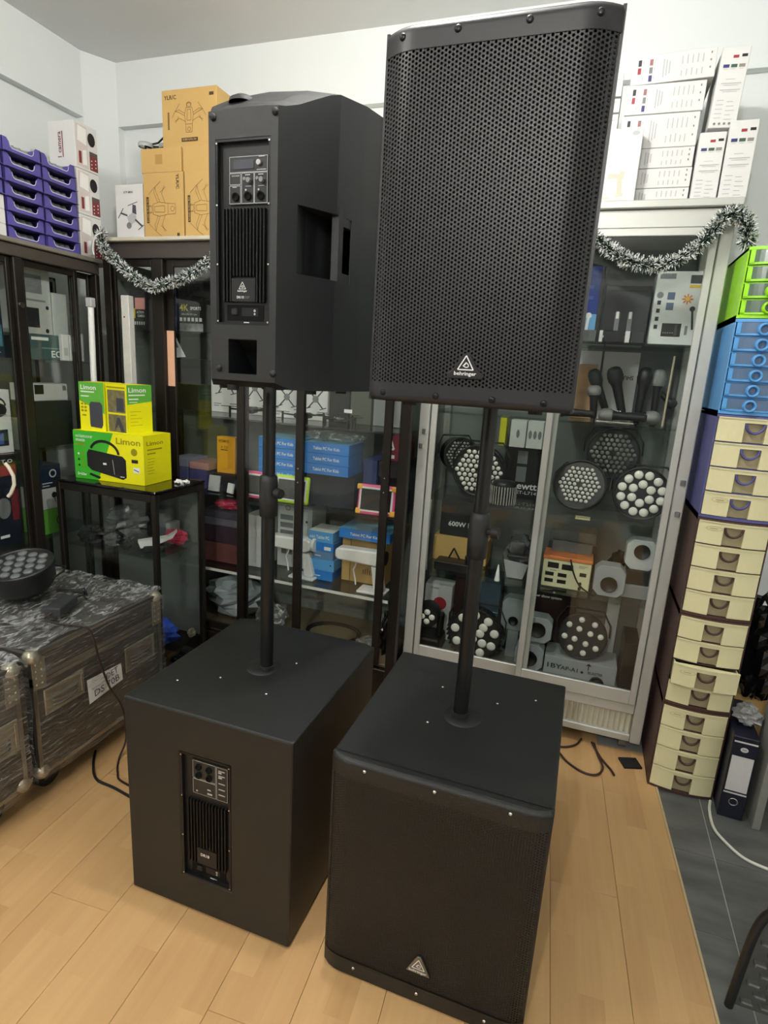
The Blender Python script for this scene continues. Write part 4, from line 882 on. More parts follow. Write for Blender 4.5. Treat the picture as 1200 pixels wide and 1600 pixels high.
for i in range(9):
    a = i*2.4; q = MB(); q.cyl((.017*math.cos(a), .015*math.sin(a), .005+.004*(i % 3)), (.034*math.cos(a+.5), .026*math.sin(a+.5), .006+.005*(i % 2)), .0055, 8); q.build('plug', M_white, t)
# inside the counter
def bag(name, label, c, r, m, seed, cat='bag', sq=(1, 1, .6), n=16, amp=.22):
    rr = random.Random(seed); ph = [rr.uniform(0, 6) for _ in range(8)]
    def fn(u, v):
        a = 2*PI*u; b = PI*(v-.5); k = 1+amp*(math.sin(3*a+ph[0])*math.cos(2*b+ph[1])+.6*math.sin(7*a+5*b+ph[2])+.5*math.sin(11*b-4*a+ph[3]))*math.cos(b)+amp*.25*rr.uniform(-1, 1)*math.cos(b)
        return (r*sq[0]*k*math.cos(b)*math.cos(a), r*sq[1]*k*math.cos(b)*math.sin(a), r*sq[2]*(1+k*math.sin(b)*.98))
    b = MB(); vs = [fn(i/n, j/n) for i in range(n) for j in range(n+1)]
    b.add(vs, [(i*(n+1)+j, ((i+1) % n)*(n+1)+j, ((i+1) % n)*(n+1)+j+1, i*(n+1)+j+1) for i in range(n) for j in range(n)], 0, False)
    z = min(v[2] for v in b.v); b.v = [(x, y, w-z) for x, y, w in b.v]
    o = b.build(name, m, None, c); return tag(o, label, cat)
M_bagc = film('bag_film', .22, stretch=(3, 3, 3), scale=9); M_bagb = mat('bag_blue', (52, 92, 210), .35, var=.4, scale=25); M_bagd = mat('bag_black', (14, 15, 17), .22, var=.3, scale=20)
bag('plastic_bag', 'blue plastic bag of parts lying in the bottom of the glass counter', (-1.76, 2.015, .161), .095, M_bagb, 4, sq=(1.1, .8, .6))
bag('plastic_bag', 'grey clear plastic bag lying beside the blue bag in the glass counter', (-2.02, 2.0, .161), .065, mat('bag_grey', (92, 98, 100), .25, var=.4, scale=25), 6, sq=(.9, .9, .8))
bag('cable_bundle', 'dark bundle of packed leads on the counter shelf', (-1.93, 2.055, .627), .09, mat('bag_mid', (70, 74, 76), .25, var=.5, scale=30), 8, 'bundle', (1.1, .6, .9))
bag('accessory_pack', 'red and pink wrapped accessory pack on the counter shelf', (-1.69, 2.09, .627), .05, mat('pack_pink', (206, 62, 92), .3, var=.4, scale=50), 9, 'pack', (1.1, .6, .7))
for k, (x0, x1, z0, z1, c, lb) in enumerate(((-2.098, -2.06, .627, .80, (52, 54, 58), 'charcoal'), (-1.80, -1.75, .627, .78, (96, 98, 102), 'mid grey'), (-1.745, -1.72, .627, .72, (150, 152, 150), 'pale grey'))):
    carton('gadget_box', lb+' upright gadget carton on the shelf inside the glass counter', 'carton', x0, x1, 2.09, 2.16, z0, z1, mat('carton_gadget%d' % k, c, .35, var=.4, scale=40))
bag('plastic_bag', 'pale grey crumpled bag at the side pane inside the glass counter', (-1.655, 1.905, .161), .03, mat('bag_pale', (150, 156, 160), .3, var=.3, scale=20), 14, sq=(.7, .9, .9))
for k, (lb, c, r_, m, sq, sd) in enumerate((
    ('black wrapped pack at the front of the counter shelf', (-2.0, 1.92, .627), .055, M_bagd, (1.1, .7, .8), 101),
    ('dark grey wrapped pack in the middle of the counter shelf', (-1.89, 1.925, .627), .035, mat('bag_mid', (70, 74, 76)), (1.2, .7, .9), 102),
    ('shiny black pack beside the white toy drone', (-1.815, 1.92, .627), .028, M_bagd, (.9, .8, 1.0), 103),
    ('black crumpled pack on the counter floor by the front pane', (-1.905, 1.91, .161), .03, M_bagd, (1.0, .8, .9), 104),
    ('beige crumpled pack on the counter floor by the blue bag', (-1.645, 2.13, .161), .02, mat('bag_beige', (170, 160, 132), .35, var=.4, scale=40), (.8, 1, 1.1), 105))):
    bag('accessory_pack', lb, c, r_, m, sd, 'pack', sq)
t = thing('drone_toy', 'white and black folded toy drone on the counter shelf', 'drone', (-1.70, 1.97, .627), .7)
q = MB(); q.prism([(-.07, .05), (.05, .065), (.09, .09), (.07, .06), (.0, .03), (-.06, .02)], 'y', -.02, .02); q.build('wing', M_white, t); q = MB(); q.cbox(-.05, .04, -.03, .03, 0, .03, .008); q.build('body', M_rubber, t)
# ================================================================ inside the aluminium cabinet
M_lens = mat('lens_clear', (232, 232, 222), .12, coat=.6, var=.05); M_lensd = mat('lens_dim', (150, 152, 146), .12, coat=.6)
M_par = mat('par_black', (26, 27, 28), .42)
def hexpts(rings, p, skip=0):
    out = []
    for q in range(-rings, rings+1):
        for r in range(-rings, rings+1):
            if abs(q+r) <= rings and max(abs(q), abs(r), abs(q+r)) >= skip: out.append((p*(q+r/2), p*r*.8660254))
    return out
def ringpts(*rs): return [(r*math.cos(2*PI*i/n+o), r*math.sin(2*PI*i/n+o)) for n, r, o in rs for i in range(n)]
def par_light(label, x, y, z, R, pts, lr, tilt=0, turn=0, dep=.09, lm=None, many=False, gear=False, rz=0):
    """stage spotlight facing the room; origin at its lowest rim point"""
    t = thing('par_light', label, 'stage light', (x, y, z), turn, 'stage spotlights in the silver cabinet')
    R0 = max(r*math.cos(tilt)+d_*abs(math.sin(tilt)) for r, d_ in ((R+(.007 if gear else 0), .02), (R*.93, dep*.7), (R*.75, dep)))+.0005
    Rm = Matrix.Translation((0, 0, R0)) @ Matrix.Rotation(tilt, 4, 'X') @ Matrix.Rotation(rz, 4, 'Y')
    b = MB(); b.lathe([(R, 0), (R, .012), (R*.95, .022), (R*.93, dep*.7), (R*.75, dep), (0, dep)], 32, 0, (0, 0, 0), 'y'); b.lathe([(R, 0), (R*.985, -.004), (R*.93, -.003), (R*.92, .004)], 32, 0, (0, 0, 0), 'y')
    b.xf(Rm).build('housing', M_par, t)
    q = MB(); q.lathe([(R*.925, .003), (0, .003)], 32, 0, (0, 0, 0), 'y'); fo = q.xf(Rm).build('front_plate', mat('par_face', (34, 35, 36), .5), t)
    lens = [(lr*.98, .003), (lr, -.001), (lr*.75, -.004), (lr*.35, -.0055), (0, -.006)]
    if many:
        m = MB()
        for a, c in pts: m.lathe(lens, 10, 0, (a, 0, c), 'y')
        lo = m.xf(Rm).build('lenses', lm or M_lens, t, fix=False)
    else:
        me = None
        for a, c in pts:
            if me is None: me = MB().lathe(lens, 14, 0, (0, 0, 0), 'y').build('lens', lm or M_lens, t, fix=False); o = me
            else: o = link('lens', me.data, t)
            o.matrix_local = Rm @ Matrix.Translation((a, 0, c))
            if not gear:
                k = None
    if gear:
        g = MB()
        for i in range(36):
            a = 2*PI*i/36; g.cbox(-.0035, .0035, -.008, .02, 0, .007, .001); n = len(g.v)
            M = Rm @ Matrix.Rotation(a, 4, 'Y') @ Matrix.Translation((0, 0, R-.001)); k = 24
            g.v[-k:] = [tuple(M @ Vector(p)) for p in g.v[-k:]]
        g.build('rim_teeth', M_par, t)
    y_ = MB(); s = R+.008
    y_.tube([tuple(Rm @ Vector(p)) for p in ((-s, .045, 0), (-s, .05, R*.5), (-s*.7, .07, R*1.02), (s*.7, .07, R*1.02), (s, .05, R*.5), (s, .045, 0))], .004, 6)
    y_.build('yoke', M_par, t)
    return t
par_light('black spotlight with many small lenses behind the pole, on the shelf beside the ribbed lamp', -.405, 2.425, .9455, .112, hexpts(4, .0232, 1), .0095, .08, 0, many=True)
par_light('black spotlight turned sideways against the end wall of the silver cabinet', -.515, 2.56, 1.02, .08, hexpts(4, .0155), .006, .0, .6, many=True, lm=M_lensd)
par_light('black spotlight lying tilted with small sparkling lenses, in front of the other two', .003, 2.375, .9455, .102, hexpts(4, .0185, 1), .0072, -.42, -.15, many=True)
par_light('black spotlight with densely packed dull lenses, behind the other two', .115, 2.53, 1.068, .105, hexpts(4, .0205, 1), .0082, -.12, 0, many=True, lm=M_lensd)
par_light('black spotlight with eighteen large lenses beside the cabinet post', .230, 2.375, .9455, .102, [p for p in ringpts((6, .036, .5), (12, .073, .26))], .0165, -.06, -.1, lm=M_lens)
par_light('black toothed spotlight with large white lenses on the cabinet floor', -.345, 2.37, .2225, .118, ringpts((3, .025, .3), (4, .052, .8), (9, .088, .2)), .0195, 0, 0, gear=True)
par_light('flat black spotlight with twelve white lenses standing on the silver carton', .100, 2.43, .304, .100, ringpts((4, .034, .5), (8, .072, .15)), .0125, -.12, 0, .05)
# ribbed lamp
t = thing('ribbed_lamp', 'small ribbed silver clamp lamp on the cabinet shelf beside the spotlight', 'lamp', (-.285, 2.362, .9455))
q = MB(); q.lathe([(.0, 0), (.05, 0), (.05, .08), (.044, .095), (0, .1)], 24, 0, (0, 0, 0)); q.build('body', M_par, t)
q = MB()
for i in range(15): a = PI+PI*i/14; q.cyl((.051*math.cos(a), .051*math.sin(a), .004), (.051*math.cos(a), .051*math.sin(a), .078), .003, 6)
q.build('ribs', M_chrome, t)
# octagonal spotlight boxes
M_oct = mat('octagon_grey', (150, 156, 158), .5); M_octw = mat('octagon_pale', (196, 200, 200), .5)
def octa(label, x, y, z, w, h, hole, m=None, hz=.5, turn=0):
    t = thing('octagon_speaker', label, 'speaker', (x, y, z), turn, 'octagon shaped units in the silver cabinet'); c = .2*w; X = w/2
    q = MB(); q.prism([(-X+c, 0), (X-c, 0), (X, c), (X, h-c), (X-c, h), (-X+c, h), (-X, h-c), (-X, c)], 'y', 0, .07); bevel(q.build('shell', m or M_oct, t), .003)
    q = MB(); q.lathe([(hole*1.08, -.001), (hole*1.08, -.003), (hole, -.003), (hole*.96, .0), (0, .0005)], 22, 0, (0, -.0008, h*hz), 'y'); q.build('opening', M_blk, t)
    return t
octa('pale grey octagon unit high up beside the power supply', .272, 2.42, .735, .115, .122, .028, M_octw, .62)
q = carton('product_box', 'grey box under the pale octagon unit', 'carton', .215, .318, 2.40, 2.50, .6205, .675, mat('carton_grey', (138, 142, 142), .5))
q = carton('product_box', 'small black box between the grey box and the pale octagon unit', 'carton', .225, .312, 2.41, 2.49, .676, .7345, mat('carton_black', (24, 25, 27), .4))
octa('grey octagon unit standing right beside the power supply', .166, 2.37, .6205, .118, .128, .03, None, .40)
octa('grey octagon unit with a dark round opening, upper one behind the door stile', -.085, 2.40, .352, .12, .115, .033, None, .5)
octa('grey octagon unit with a dark round opening, lower one on the cabinet floor', -.105, 2.39, .2225, .12, .122, .033, None, .45)
octa('grey octagon unit standing behind the door stile above the grey carton', -.195, 2.48, .352, .11, .15, .02, None, .3)
carton('product_box', 'grey carton under the octagon unit behind the door stile', 'carton', -.215, -.165, 2.48, 2.56, .2225, .35, mat('carton_grey', (138, 142, 142)))
# bench power supply
t = thing('power_supply', 'cream bench power supply with orange top and black displays', 'power supply', (0, 2.38, .6205))
q = MB(); q.cbox(-.094, .094, 0, .12, 0, .118, .003); q.build('case', mat('psu_cream', (214, 212, 172), .45), t)
q = MB(); q.cbox(-.097, .097, -.004, .122, .118, .133, .003); q.build('top_cover', mat('psu_orange', (206, 120, 62), .45), t)
q = MB(); F = Face(q, (-.094, 0, 0), (1, 0, 0), (0, 0, 1))
for a, b, c, d in ((.018, .082, .062, .106), (.074, .080, .118, .104), (.012, .048, .046, .064), (.062, .048, .097, .064), (.012, .02, .046, .036), (.062, .02, .097, .036), (.146, .062, .172, .078)): F.rect(a, b, c, d, 0)
F.rect(.03, .071, .055, .074, 1); F.greek(.14, .104, .176, 2, .006, .002, 1); q.build('displays', [M_blk, M_grey], t, fix=False)
for a, b in ((.058, .033), (.058, .012)): q = MB(); q.cyl((a, -.001, b), (a, -.012, b), .006, 12); q.build('knob', M_rubber, t)
w = MB().tube(smooth([(.01, 2.36, .755), (.03, 2.345, .70), (.06, 2.34, .655), (.115, 2.335, .6255)]), .0035, 6).build('test_lead', M_cable); tag(w, 'thin black lead slanting down over the cream power supply', 'cable')
w = MB().tube(smooth([(-.09, 2.345, .63), (-.06, 2.345, .6255), (-.02, 2.345, .6245), (.01, 2.35, .6245), (-.01, 2.36, .6245), (-.05, 2.352, .6245)]), .0028, 6).build('test_lead', M_cable); tag(w, 'thin black lead curled on the shelf below the power supply', 'cable')
# bagged electronics above the power supply
carton('product_box', 'flat dark boxed unit wrapped in film above the power supply, lower one', 'carton', -.07, .09, 2.46, 2.60, .7545, .80, mat('carton_grey2', (96, 100, 98), .35, var=.4, scale=22))
carton('product_box', 'flat dark boxed unit wrapped in film above the power supply, upper one', 'carton', -.085, .10, 2.47, 2.60, .8015, .845, mat('carton_grey2', (96, 100, 98)))
carton('product_box', 'black carton carrying the film wrapped units behind the power supply', 'carton', -.09, .11, 2.51, 2.62, .6205, .753, mat('carton_black', (24, 25, 27)))
carton('price_card', 'small pale yellow card on the shelf above the wrapped units', 'card', .005, .06, 2.325, 2.327, .93, .9445, mat('card_yellow', (222, 216, 160), .5))
bag('cable_bundle', 'black cable bundle between the octagon units on the shelf', (.21, 2.52, .6205), .065, M_bagd, 21, 'bundle', (.8, .6, 1.2))
# cartons on the left half
CB = mat('carton_black', (24, 25, 27))
carton('product_box', 'black carton lettered ewtt on the shelf behind the door stile', 'carton', -.315, -.165, 2.535, 2.62, .9455, 1.165, CB, prints=lambda F, R, L, T, w, d, h: (F.text('ewtt', w*.42, h*.18, .030, 0, True, 'l', .085), F.text('ET-L714', w*.42, h*.08, .014, 0, False, 'l', .085), F.rect(w*.36, h*.68, w*.64, h*.93, 1), F.rect(w*.36, h*.32, w*.64, h*.62, 1)), pm=[M_white, M_grey])
carton('product_box', 'black carton lettered 600W FOG on the middle shelf', 'carton', -.572, -.38, 2.52, 2.64, .7365, .90, CB, prints=lambda F, R, L, T, w, d, h: F.text('600W FOG', w*.2, h*.28, .022, 0, True, 'l', .15), pm=[M_white])
carton('product_box', 'brown kraft carton under the 600W FOG carton', 'carton', -.592, -.345, 2.50, 2.645, .6205, .7355, M_kraft)
# wireless receiver
t = thing('wireless_receiver', 'black wireless receiver with two short antennas on the middle shelf', 'receiver', (-.47, 2.385, .6205))
MB().cbox(-.078, .10, -.03, .06, 0, .038, .003).build('case', CB, t); q = MB(); q.box(-.07, .095, -.031, -.0302, .034, .036); q.build('trim_line', M_chrome, t)
for x, lean in ((-.03, .02), (.02, -.03)): q = MB(); q.cyl((x, .04, .038), (x+lean, .045, .085), .004, 8); q.build('antenna', M_rubber, t)
q = MB(); q.lathe([(0, -.012), (.014, -.01), (.016, 0)], 16, 0, (.07, -.01, .055), 'y'); q.cbox(.05, .09, -.008, .03, .038, .075, .006); q.build('camera_head', M_par, t)
t = thing('blister_pack', 'clear six sided blister pack with a grey card and black parts beside the door stile', 'pack', (-.205, 2.40, .6205))
HX = [(-.035, 0), (.035, 0), (.062, .085), (.05, .14), (.02, .195), (-.02, .195), (-.062, .10)]
MB().prism(HX, 'y', -.02, .03).build('shell', film('blister_film', .10, stretch=(2, 2, 2), scale=7), t)
MB().prism([(-.033, .004), (.033, .004), (.05, .07), (-.052, .08)], 'y', -.002, .004).build('card', M_lgrey, t)
q = MB(); q.cbox(-.04, .045, -.008, .02, .09, .105, .004); q.cbox(-.03, .03, -.006, .02, .11, .165, .008); q.build('black_parts', M_par, t)
bag('cable_bundle', 'bundle of black parts behind the clear pack on the middle shelf', (-.20, 2.53, .6205), .07, M_bagd, 32, 'bundle', (.8, .5, 1.2))
w = MB(); w.lathe([(.012, 0), (.002, .07), (0, .07)], 10); w = w.build('paper_cone', M_white, None, (-.27, 2.345, .6205)); tag(w, 'small white paper cone standing on the middle shelf', 'cone')
# lower left: moving head and cartons
t = thing('moving_head', 'black moving head light with four white lenses on the cabinet floor', 'stage light', (-.557, 2.40, .2225))
MB().cbox(-.06, .06, -.045, .09, 0, .07, .012).build('base', CB, t)
for s in (-1, 1): MB().cbox(s*.048-.011, s*.048+.011, -.02, .05, .071, .17, .008).build('arm', M_par, t)
q = MB(); q.lathe([(.048, -.05), (.051, -.04), (.051, .03), (.036, .06), (0, .065)], 24, 0, (0, 0, 0), 'y'); q.lathe([(.05, -.047), (0, -.047)], 24, 0, (0, 0, 0), 'y')
HM = Matrix.Translation((0, -.03, .185)) @ Matrix.Rotation(.1, 4, 'Z'); q.xf(HM); q.build('head', M_par, t)
for a, b in ((0, .022), (.022, 0), (0, -.022), (-.022, 0)): q = MB(); q.lathe([(.0135, .0), (.011, -.004), (0, -.006)], 12, 0, (a, -.047, b), 'y'); q.xf(HM); q.build('lens', M_lens, t, fix=False)
carton('product_box', 'white carton with a red picture behind the moving head light', 'carton', -.618, -.488, 2.52, 2.62, .2225, .49, M_carton_w, prints=lambda F, R, L, T, w, d, h: (F.disc(w*.58, h*.66, .032, 0, 16), F.text('SOUND', w*.2, h*.92, .008, 1, True, 'l', .04), F.rect(0, 0, w*.3, h*.3, 2)), pm=[mat('print_crimson', (172, 44, 52), .5), M_blk, M_lgrey])
carton('product_box', 'tall maroon brown carton behind the white carton with the red picture', 'carton', -.485, -.43, 2.56, 2.66, .2225, .58, mat('carton_maroon', (60, 38, 36), .4))
carton('product_box', 'black shiny carton on the cabinet floor behind the toothed spotlight, lower', 'carton', -.42, -.27, 2.53, 2.66, .2225, .40, mat('carton_blue_gloss', (70, 84, 96), .18, var=.5, scale=9))
carton('product_box', 'black shiny carton behind the toothed spotlight, upper', 'carton', -.42, -.27, 2.53, 2.66, .4015, .56, mat('carton_blue_gloss', (70, 84, 96)))
carton('product_box', 'dark maroon carton lettered super show system under the middle shelf', 'carton', -.15, .06, 2.55, 2.66, .2225, .565, mat('carton_show', (40, 26, 26), .4), prints=lambda F, R, L, T, w, d, h: (F.text('super show system', w*.08, h*.83, .012, 0, True, 'l', w*.62), F.poly([(w*.5, h*.92), (w*.53, h*.94), (w*.56, h*.92), (w*.53, h*.9)], 0)), pm=[M_white])
carton('product_box', 'silver carton under the twelve lens spotlight on the cabinet floor', 'carton', -.040, .252, 2.405, 2.56, .2225, .302, mat('carton_silver', (158, 162, 162), .4), prints=lambda F, R, L, T, w, d, h: (F.text('1BY', w*.05, h*.36, .022, 0, True, 'l', .06), F.text('AP-A1', w*.24, h*.36, .018, 0, True, 'l', .07), F.disc(w*.54, h*.42, .006, 0), F.text('BLASTER', w*.62, h*.4, .012, 0, True, 'l', .06), F.line(w*.62, h*.6, w*.62, h*.98, .004, 0), F.poly([(w*.58, h*.84), (w*.66, h*.84), (w*.62, h*1.0)], 0)), pm=[M_blk])
t = thing('camera_dome', 'small dark dome camera in front of the silver carton', 'camera', (.176, 2.345, .2225)); MB().lathe([(.032, 0), (.032, .012), (.03, .03), (.022, .045), (.01, .052), (0, .053)], 20).build('dome', mat('dome_glass', (20, 20, 20), .08), t); MB().cyl((0, 0, 0), (0, 0, .008), .036, 20).build('base', M_par, t)
carton('product_box', 'black carton at the end of the cabinet floor beside the silver carton', 'carton', .262, .318, 2.37, 2.55, .2225, .44, CB)
carton('product_box', 'white folded card behind the twelve lens spotlight', 'card', .19, .24, 2.58, 2.60, .2225, .55, mat('card_pale', (196, 200, 198), .4))
# upper shelves
carton('product_box', 'blue carton picturing a white outlined microphone stand', 'carton', -.075, -.006, 2.42, 2.55, 1.5955, 1.868, mat('carton_blue', (40, 62, 140), .4), prints=lambda F, R, L, T, w, d, h: (F.rect(0, h*.12, w*.8, h*.38, 1), F.rect(w*.8, 0, w, h, 2), F.rect(0, 0, w, h*.12, 2), F.line(w*.34, h*.1, w*.40, h*.36, .01, 0), F.disc(w*.40, h*.36, .011, 0), F.disc(w*.34, h*.05, .022, 0, 14, 0, .012), F.disc(w*.34, h*.05, .016, 2, 14, .0004, .007), F.greek(w*.1, h*.85, w*.7, 3, h*.14, .012, 3)), pm=[M_white, mat('print_sky', (108, 166, 214), .5), M_blk, mat('print_blue2', (72, 96, 170), .5)])
carton('product_box', 'black carton picturing two white outlined plugs on the top shelf', 'carton', .002, .160, 2.42, 2.55, 1.5955, 1.80, CB, prints=lambda F, R, L, T, w, d, h: (F.rect(w*.06, h*.10, w*.92, h*.14, 0), F.rect(w*.28, h*.18, w*.38, h*.55, 1), F.rect(w*.56, h*.18, w*.66, h*.55, 1), F.rect(w*.30, h*.44, w*.36, h*.56, 0), F.rect(w*.58, h*.44, w*.64, h*.56, 0), F.rect(w*.1, h*.9, w*.9, h*.93, 2)), pm=[M_white, M_grey, M_fin])
def pr_mic(F, R, L, T, w, d, h):
    for i, y in enumerate((.55, .44, .33, .22)): F.rect(w*.08, h*y, w*.16, h*y+.014, 0)
    F.disc(w*.12, h*.68, .011, 1); F.rect(w*.28, h*.62, w*.44, h*.72, 2); F.rect(w*.28, h*.48, w*.44, h*.58, 2); F.rect(w*.72, h*.84, w*.98, h*.95, 3); F.rect(w*.06, h*.9, w*.4, h*.97, 1); F.rect(w*.72, h*.78, w*.98, h*.82, 5)
    for i in range(8): F.line(w*.72, h*.63, w*.72+.018*math.cos(i*PI/4), h*.63+.018*math.sin(i*PI/4), .004, 4)
    F.disc(w*.72, h*.63, .008, 5, 10, .0004); F.rect(w*.26, h*.12, w*.68, h*.30, 0); F.rect(w*.54, h*.13, w*.6, h*.29, 3, .0004)
    for i in range(5): F.disc(w*(.31+.05*i), h*.17, .0025, 1, 8, .0005)
    F.line(w*.86, h*.48, w*.92, h*.22, .007, 0); F.disc(w*.855, h*.5, .009, 0); F.rect(w*.76, h*.15, w*.82, h*.27, 1)
carton('microphone_kit_box', 'white carton printed with a microphone and receiver and an orange burst', 'carton', .168, .318, 2.385, 2.54, 1.5955, 1.845, mat('carton_pale', (204, 208, 206), .4), prints=pr_mic, pm=[M_blk, M_grey, mat('print_steelblue', (84, 104, 130), .5), mat('print_dk', (60, 62, 60), .5), mat('print_orange', (204, 108, 40), .5), mat('print_gold', (214, 176, 60), .5)])
for k, (x0, x1, m, lb) in enumerate(((-.06, -.012, 'carton_grey2', 'grey'), (.0, .012, 'white_carton', 'thin white'), (.016, .085, 'carton_black', 'black'), (.088, .104, 'white_carton', 'narrow white'), (.107, .152, 'carton_black', 'small black'))):
    carton('product_box', lb+' small carton in the row just under the top shelf cartons', 'carton', x0, x1, 2.34, 2.40, 1.5955, 1.636, MATS[m])
for x0, x1, lb in ((-.075, .022, 'beside the loudspeaker'), (.03, .165, 'behind the standing microphones')):
    carton('microphone_box', 'white carton with upside-down black maker lettering '+lb, 'carton', x0, x1, 2.58, 2.66, 1.3055, 1.575, M_carton_w, prints=lambda F, R, L, T, w, d, h: F.text('SHURE', w*.9, h*.66, .016, 0, True, 'l', .06, 0, PI), pm=[M_blk])
def microphone(label, p, d, L, m, head, grp, s=1):
    t = thing('microphone', label, 'microphone', p, 0, grp); M = Vector((0, 0, 1)).rotation_difference(Vector(d).normalized()).to_matrix().to_4x4()
    q = MB(); q.lathe([(0, 0), (.011*s, 0), (.0125*s, .01), (.016*s, L*.62), (.019*s, L*.68), (.020*s, L*.70)], 16); q.xf(M); q.build('handle', m, t)
    q = MB(); q.lathe([(.021*s, L*.70), (.0245*s, L*.74), (.0255*s, L*.82), (.0245*s, L*.90), (.019*s, L*.97), (.008*s, L), (0, L)], 16); q.lathe([(.0262*s, L*.80), (.0262*s, L*.835)], 16); q.xf(M); q.build('head', head, t)
M_mesh = mat('mic_mesh', (150, 152, 150), .35, metal=.6, bump=.6, bscale=900); M_meshd = mat('mic_mesh_dark', (52, 54, 56), .4, metal=.5, bump=.6, bscale=900); G1 = 'microphones on the glass shelf'
microphone('black microphone leaning away with a dark flat head beside the loudspeaker', (.075, 2.47, 1.318), (-.45, 0, 1), .20, CB, M_meshd, G1)
microphone('black microphone standing with a round dark grey head before the white cartons', (.13, 2.46, 1.318), (-.32, 0, 1), .205, CB, M_meshd, G1, 1.15)
microphone('black microphone with a shiny silver head standing low at the shelf front', (.02, 2.41, 1.316), (-.1, 0, 1), .125, CB, M_mesh, G1)
microphone('black microphone in a foam cover standing upright between the others', (.178, 2.46, 1.3075), (.03, 0, 1), .21, CB, CB, G1, 1.05)
microphone('black microphone with a pale grey head near the cabinet post', (.237, 2.47, 1.3075), (-.02, 0, 1), .205, CB, M_mesh, G1)
microphone('black microphone leaning against the cabinet post, head low', (.235, 2.52, 1.44), (.9, 0, -.75), .10, CB, M_meshd, G1, .8)
for i, (x, yy, lb) in enumerate(((.02, 2.355, 'beside the loudspeaker'), (.205, 2.355, 'in the middle of the row'), (.085, 2.408, 'next to the cabinet post'))):
    microphone('shiny headed microphone lying flat on the shelf edge '+lb, (x, yy, 1.334), (-1 if i != 2 else 1, .08, .0), .17, CB, M_mesh, G1)
w = MB().cyl((.03, 2.329, 1.311), (.16, 2.329, 1.311), .004, 8).build('silver_rod', M_chrome); tag(w, 'thin shiny silver rod lying on the shelf edge under the microphones', 'rod')
t = thing('fork_adapter', 'small white pronged adapter standing among the microphones', 'adapter', (.105, 2.44, 1.3055)); q = MB(); q.box(-.012, .012, -.006, .006, 0, .02); q.build('base', M_white, t)
for x in (-.009, .0, .009): MB().box(x-.0025, x+.0025, -.004, .004, .0201, .045).build('prong', M_white, t)
carton('portrait_box', 'small carton with a tan portrait picture beside the loudspeaker edge', 'carton', -.075, .012, 2.54, 2.57, 1.3055, 1.52, mat('print_skin', (186, 150, 112), .5, var=.5, scale=14))
w = MB().cyl((.265, 2.40, 1.306), (.270, 2.42, 1.56), .004, 8).build('rod', mat('rod_tan', (176, 168, 140), .4)); tag(w, 'thin tan rod standing upright among the microphones', 'rod')
# small cartons under the shelf of the left half
for x0, x1, lb, m in ((-.345, -.318, 'yellow', mat('carton_yellow', (206, 204, 40), .45)), (-.300, -.235, 'white with one grey oval', M_carton_w), (-.230, -.165, 'white with three grey shapes', M_carton_w)):
    carton('product_box', 'small '+lb+' carton standing on the ewtt carton', 'carton', x0, x1, 2.50, 2.58, 1.1665, 1.292 if m != M_carton_w else 1.28, m, prints=(lambda F, R, L, T, w, d, h: [F.disc(w*(.5 if 'one' in lb else .2+.3*i), h*.5, .007, 0, 10, 0, .018) for i in range(1 if 'one' in lb else 3)]) if m == M_carton_w else None, pm=[M_grey])
bag('clamp_bundle', 'dark bundle of clamps on the shelf behind the pole', (-.40, 2.62, .9455), .04, M_bagd, 41, 'bundle', (.9, .5, 1.1))
mat('bag_pale', (150, 156, 160), .3, var=.3, scale=20)

# ================================================================ inside the dark back cabinet
M_tblue = mat('carton_tablet_blue', (36, 122, 204), .35, var=.06, scale=8); M_tblue2 = mat('carton_tablet_side', (96, 132, 172), .3, var=.2)
def pr_tab(F, R, L, T, w, d, h):
    F.text('Tablet PC For Kids', w*.22, h*.36, h*.30, 0, True, 'l', w*.58); T.rect(0, 0, w, d, 1)
for k in range(4): carton('tablet_box', 'blue tablet carton lettered Tablet PC For Kids, '+['lowest', 'second', 'third', 'top'][k]+' of the pile of four', 'carton', -1.385, -1.166, 2.29, 2.46, .945+.0465*k, .945+.0465*k+.0455, M_tblue, 'blue tablet cartons', prints=pr_tab, pm=[M_white, mat('carton_tablet_top', (120, 176, 206), .3)])
for k in range(3): carton('tablet_box', 'blue tablet carton lettered Tablet PC For Kids, '+['lowest', 'middle', 'top'][k]+' of the pile of three', 'carton', -1.160, -.943, 2.29, 2.46, .989+.0465*k, .989+.0465*k+.0455, M_tblue, 'blue tablet cartons', prints=pr_tab, pm=[M_white, mat('carton_tablet_top', (120, 176, 206))])
carton('product_box', 'dark carton carrying the pile of four blue tablet cartons', 'carton', -1.38, -1.17, 2.34, 2.50, .8425, .944, mat('carton_navy', (30, 34, 46), .4))
carton('product_box', 'dark carton carrying the pile of three blue tablet cartons', 'carton', -1.158, -.92, 2.32, 2.50, .8425, .988, mat('carton_navy', (30, 34, 46)))
carton('product_box', 'purple blue carton at the side of the blue tablet piles', 'carton', -.915, -.85, 2.40, 2.62, .8425, 1.06, mat('carton_violet', (60, 70, 120), .35))
bag('plastic_bag', 'clear plastic bag crumpled on top of the blue tablet cartons', (-1.05, 2.38, 1.1295), .10, M_bagc, 51, sq=(1.5, .7, .22))
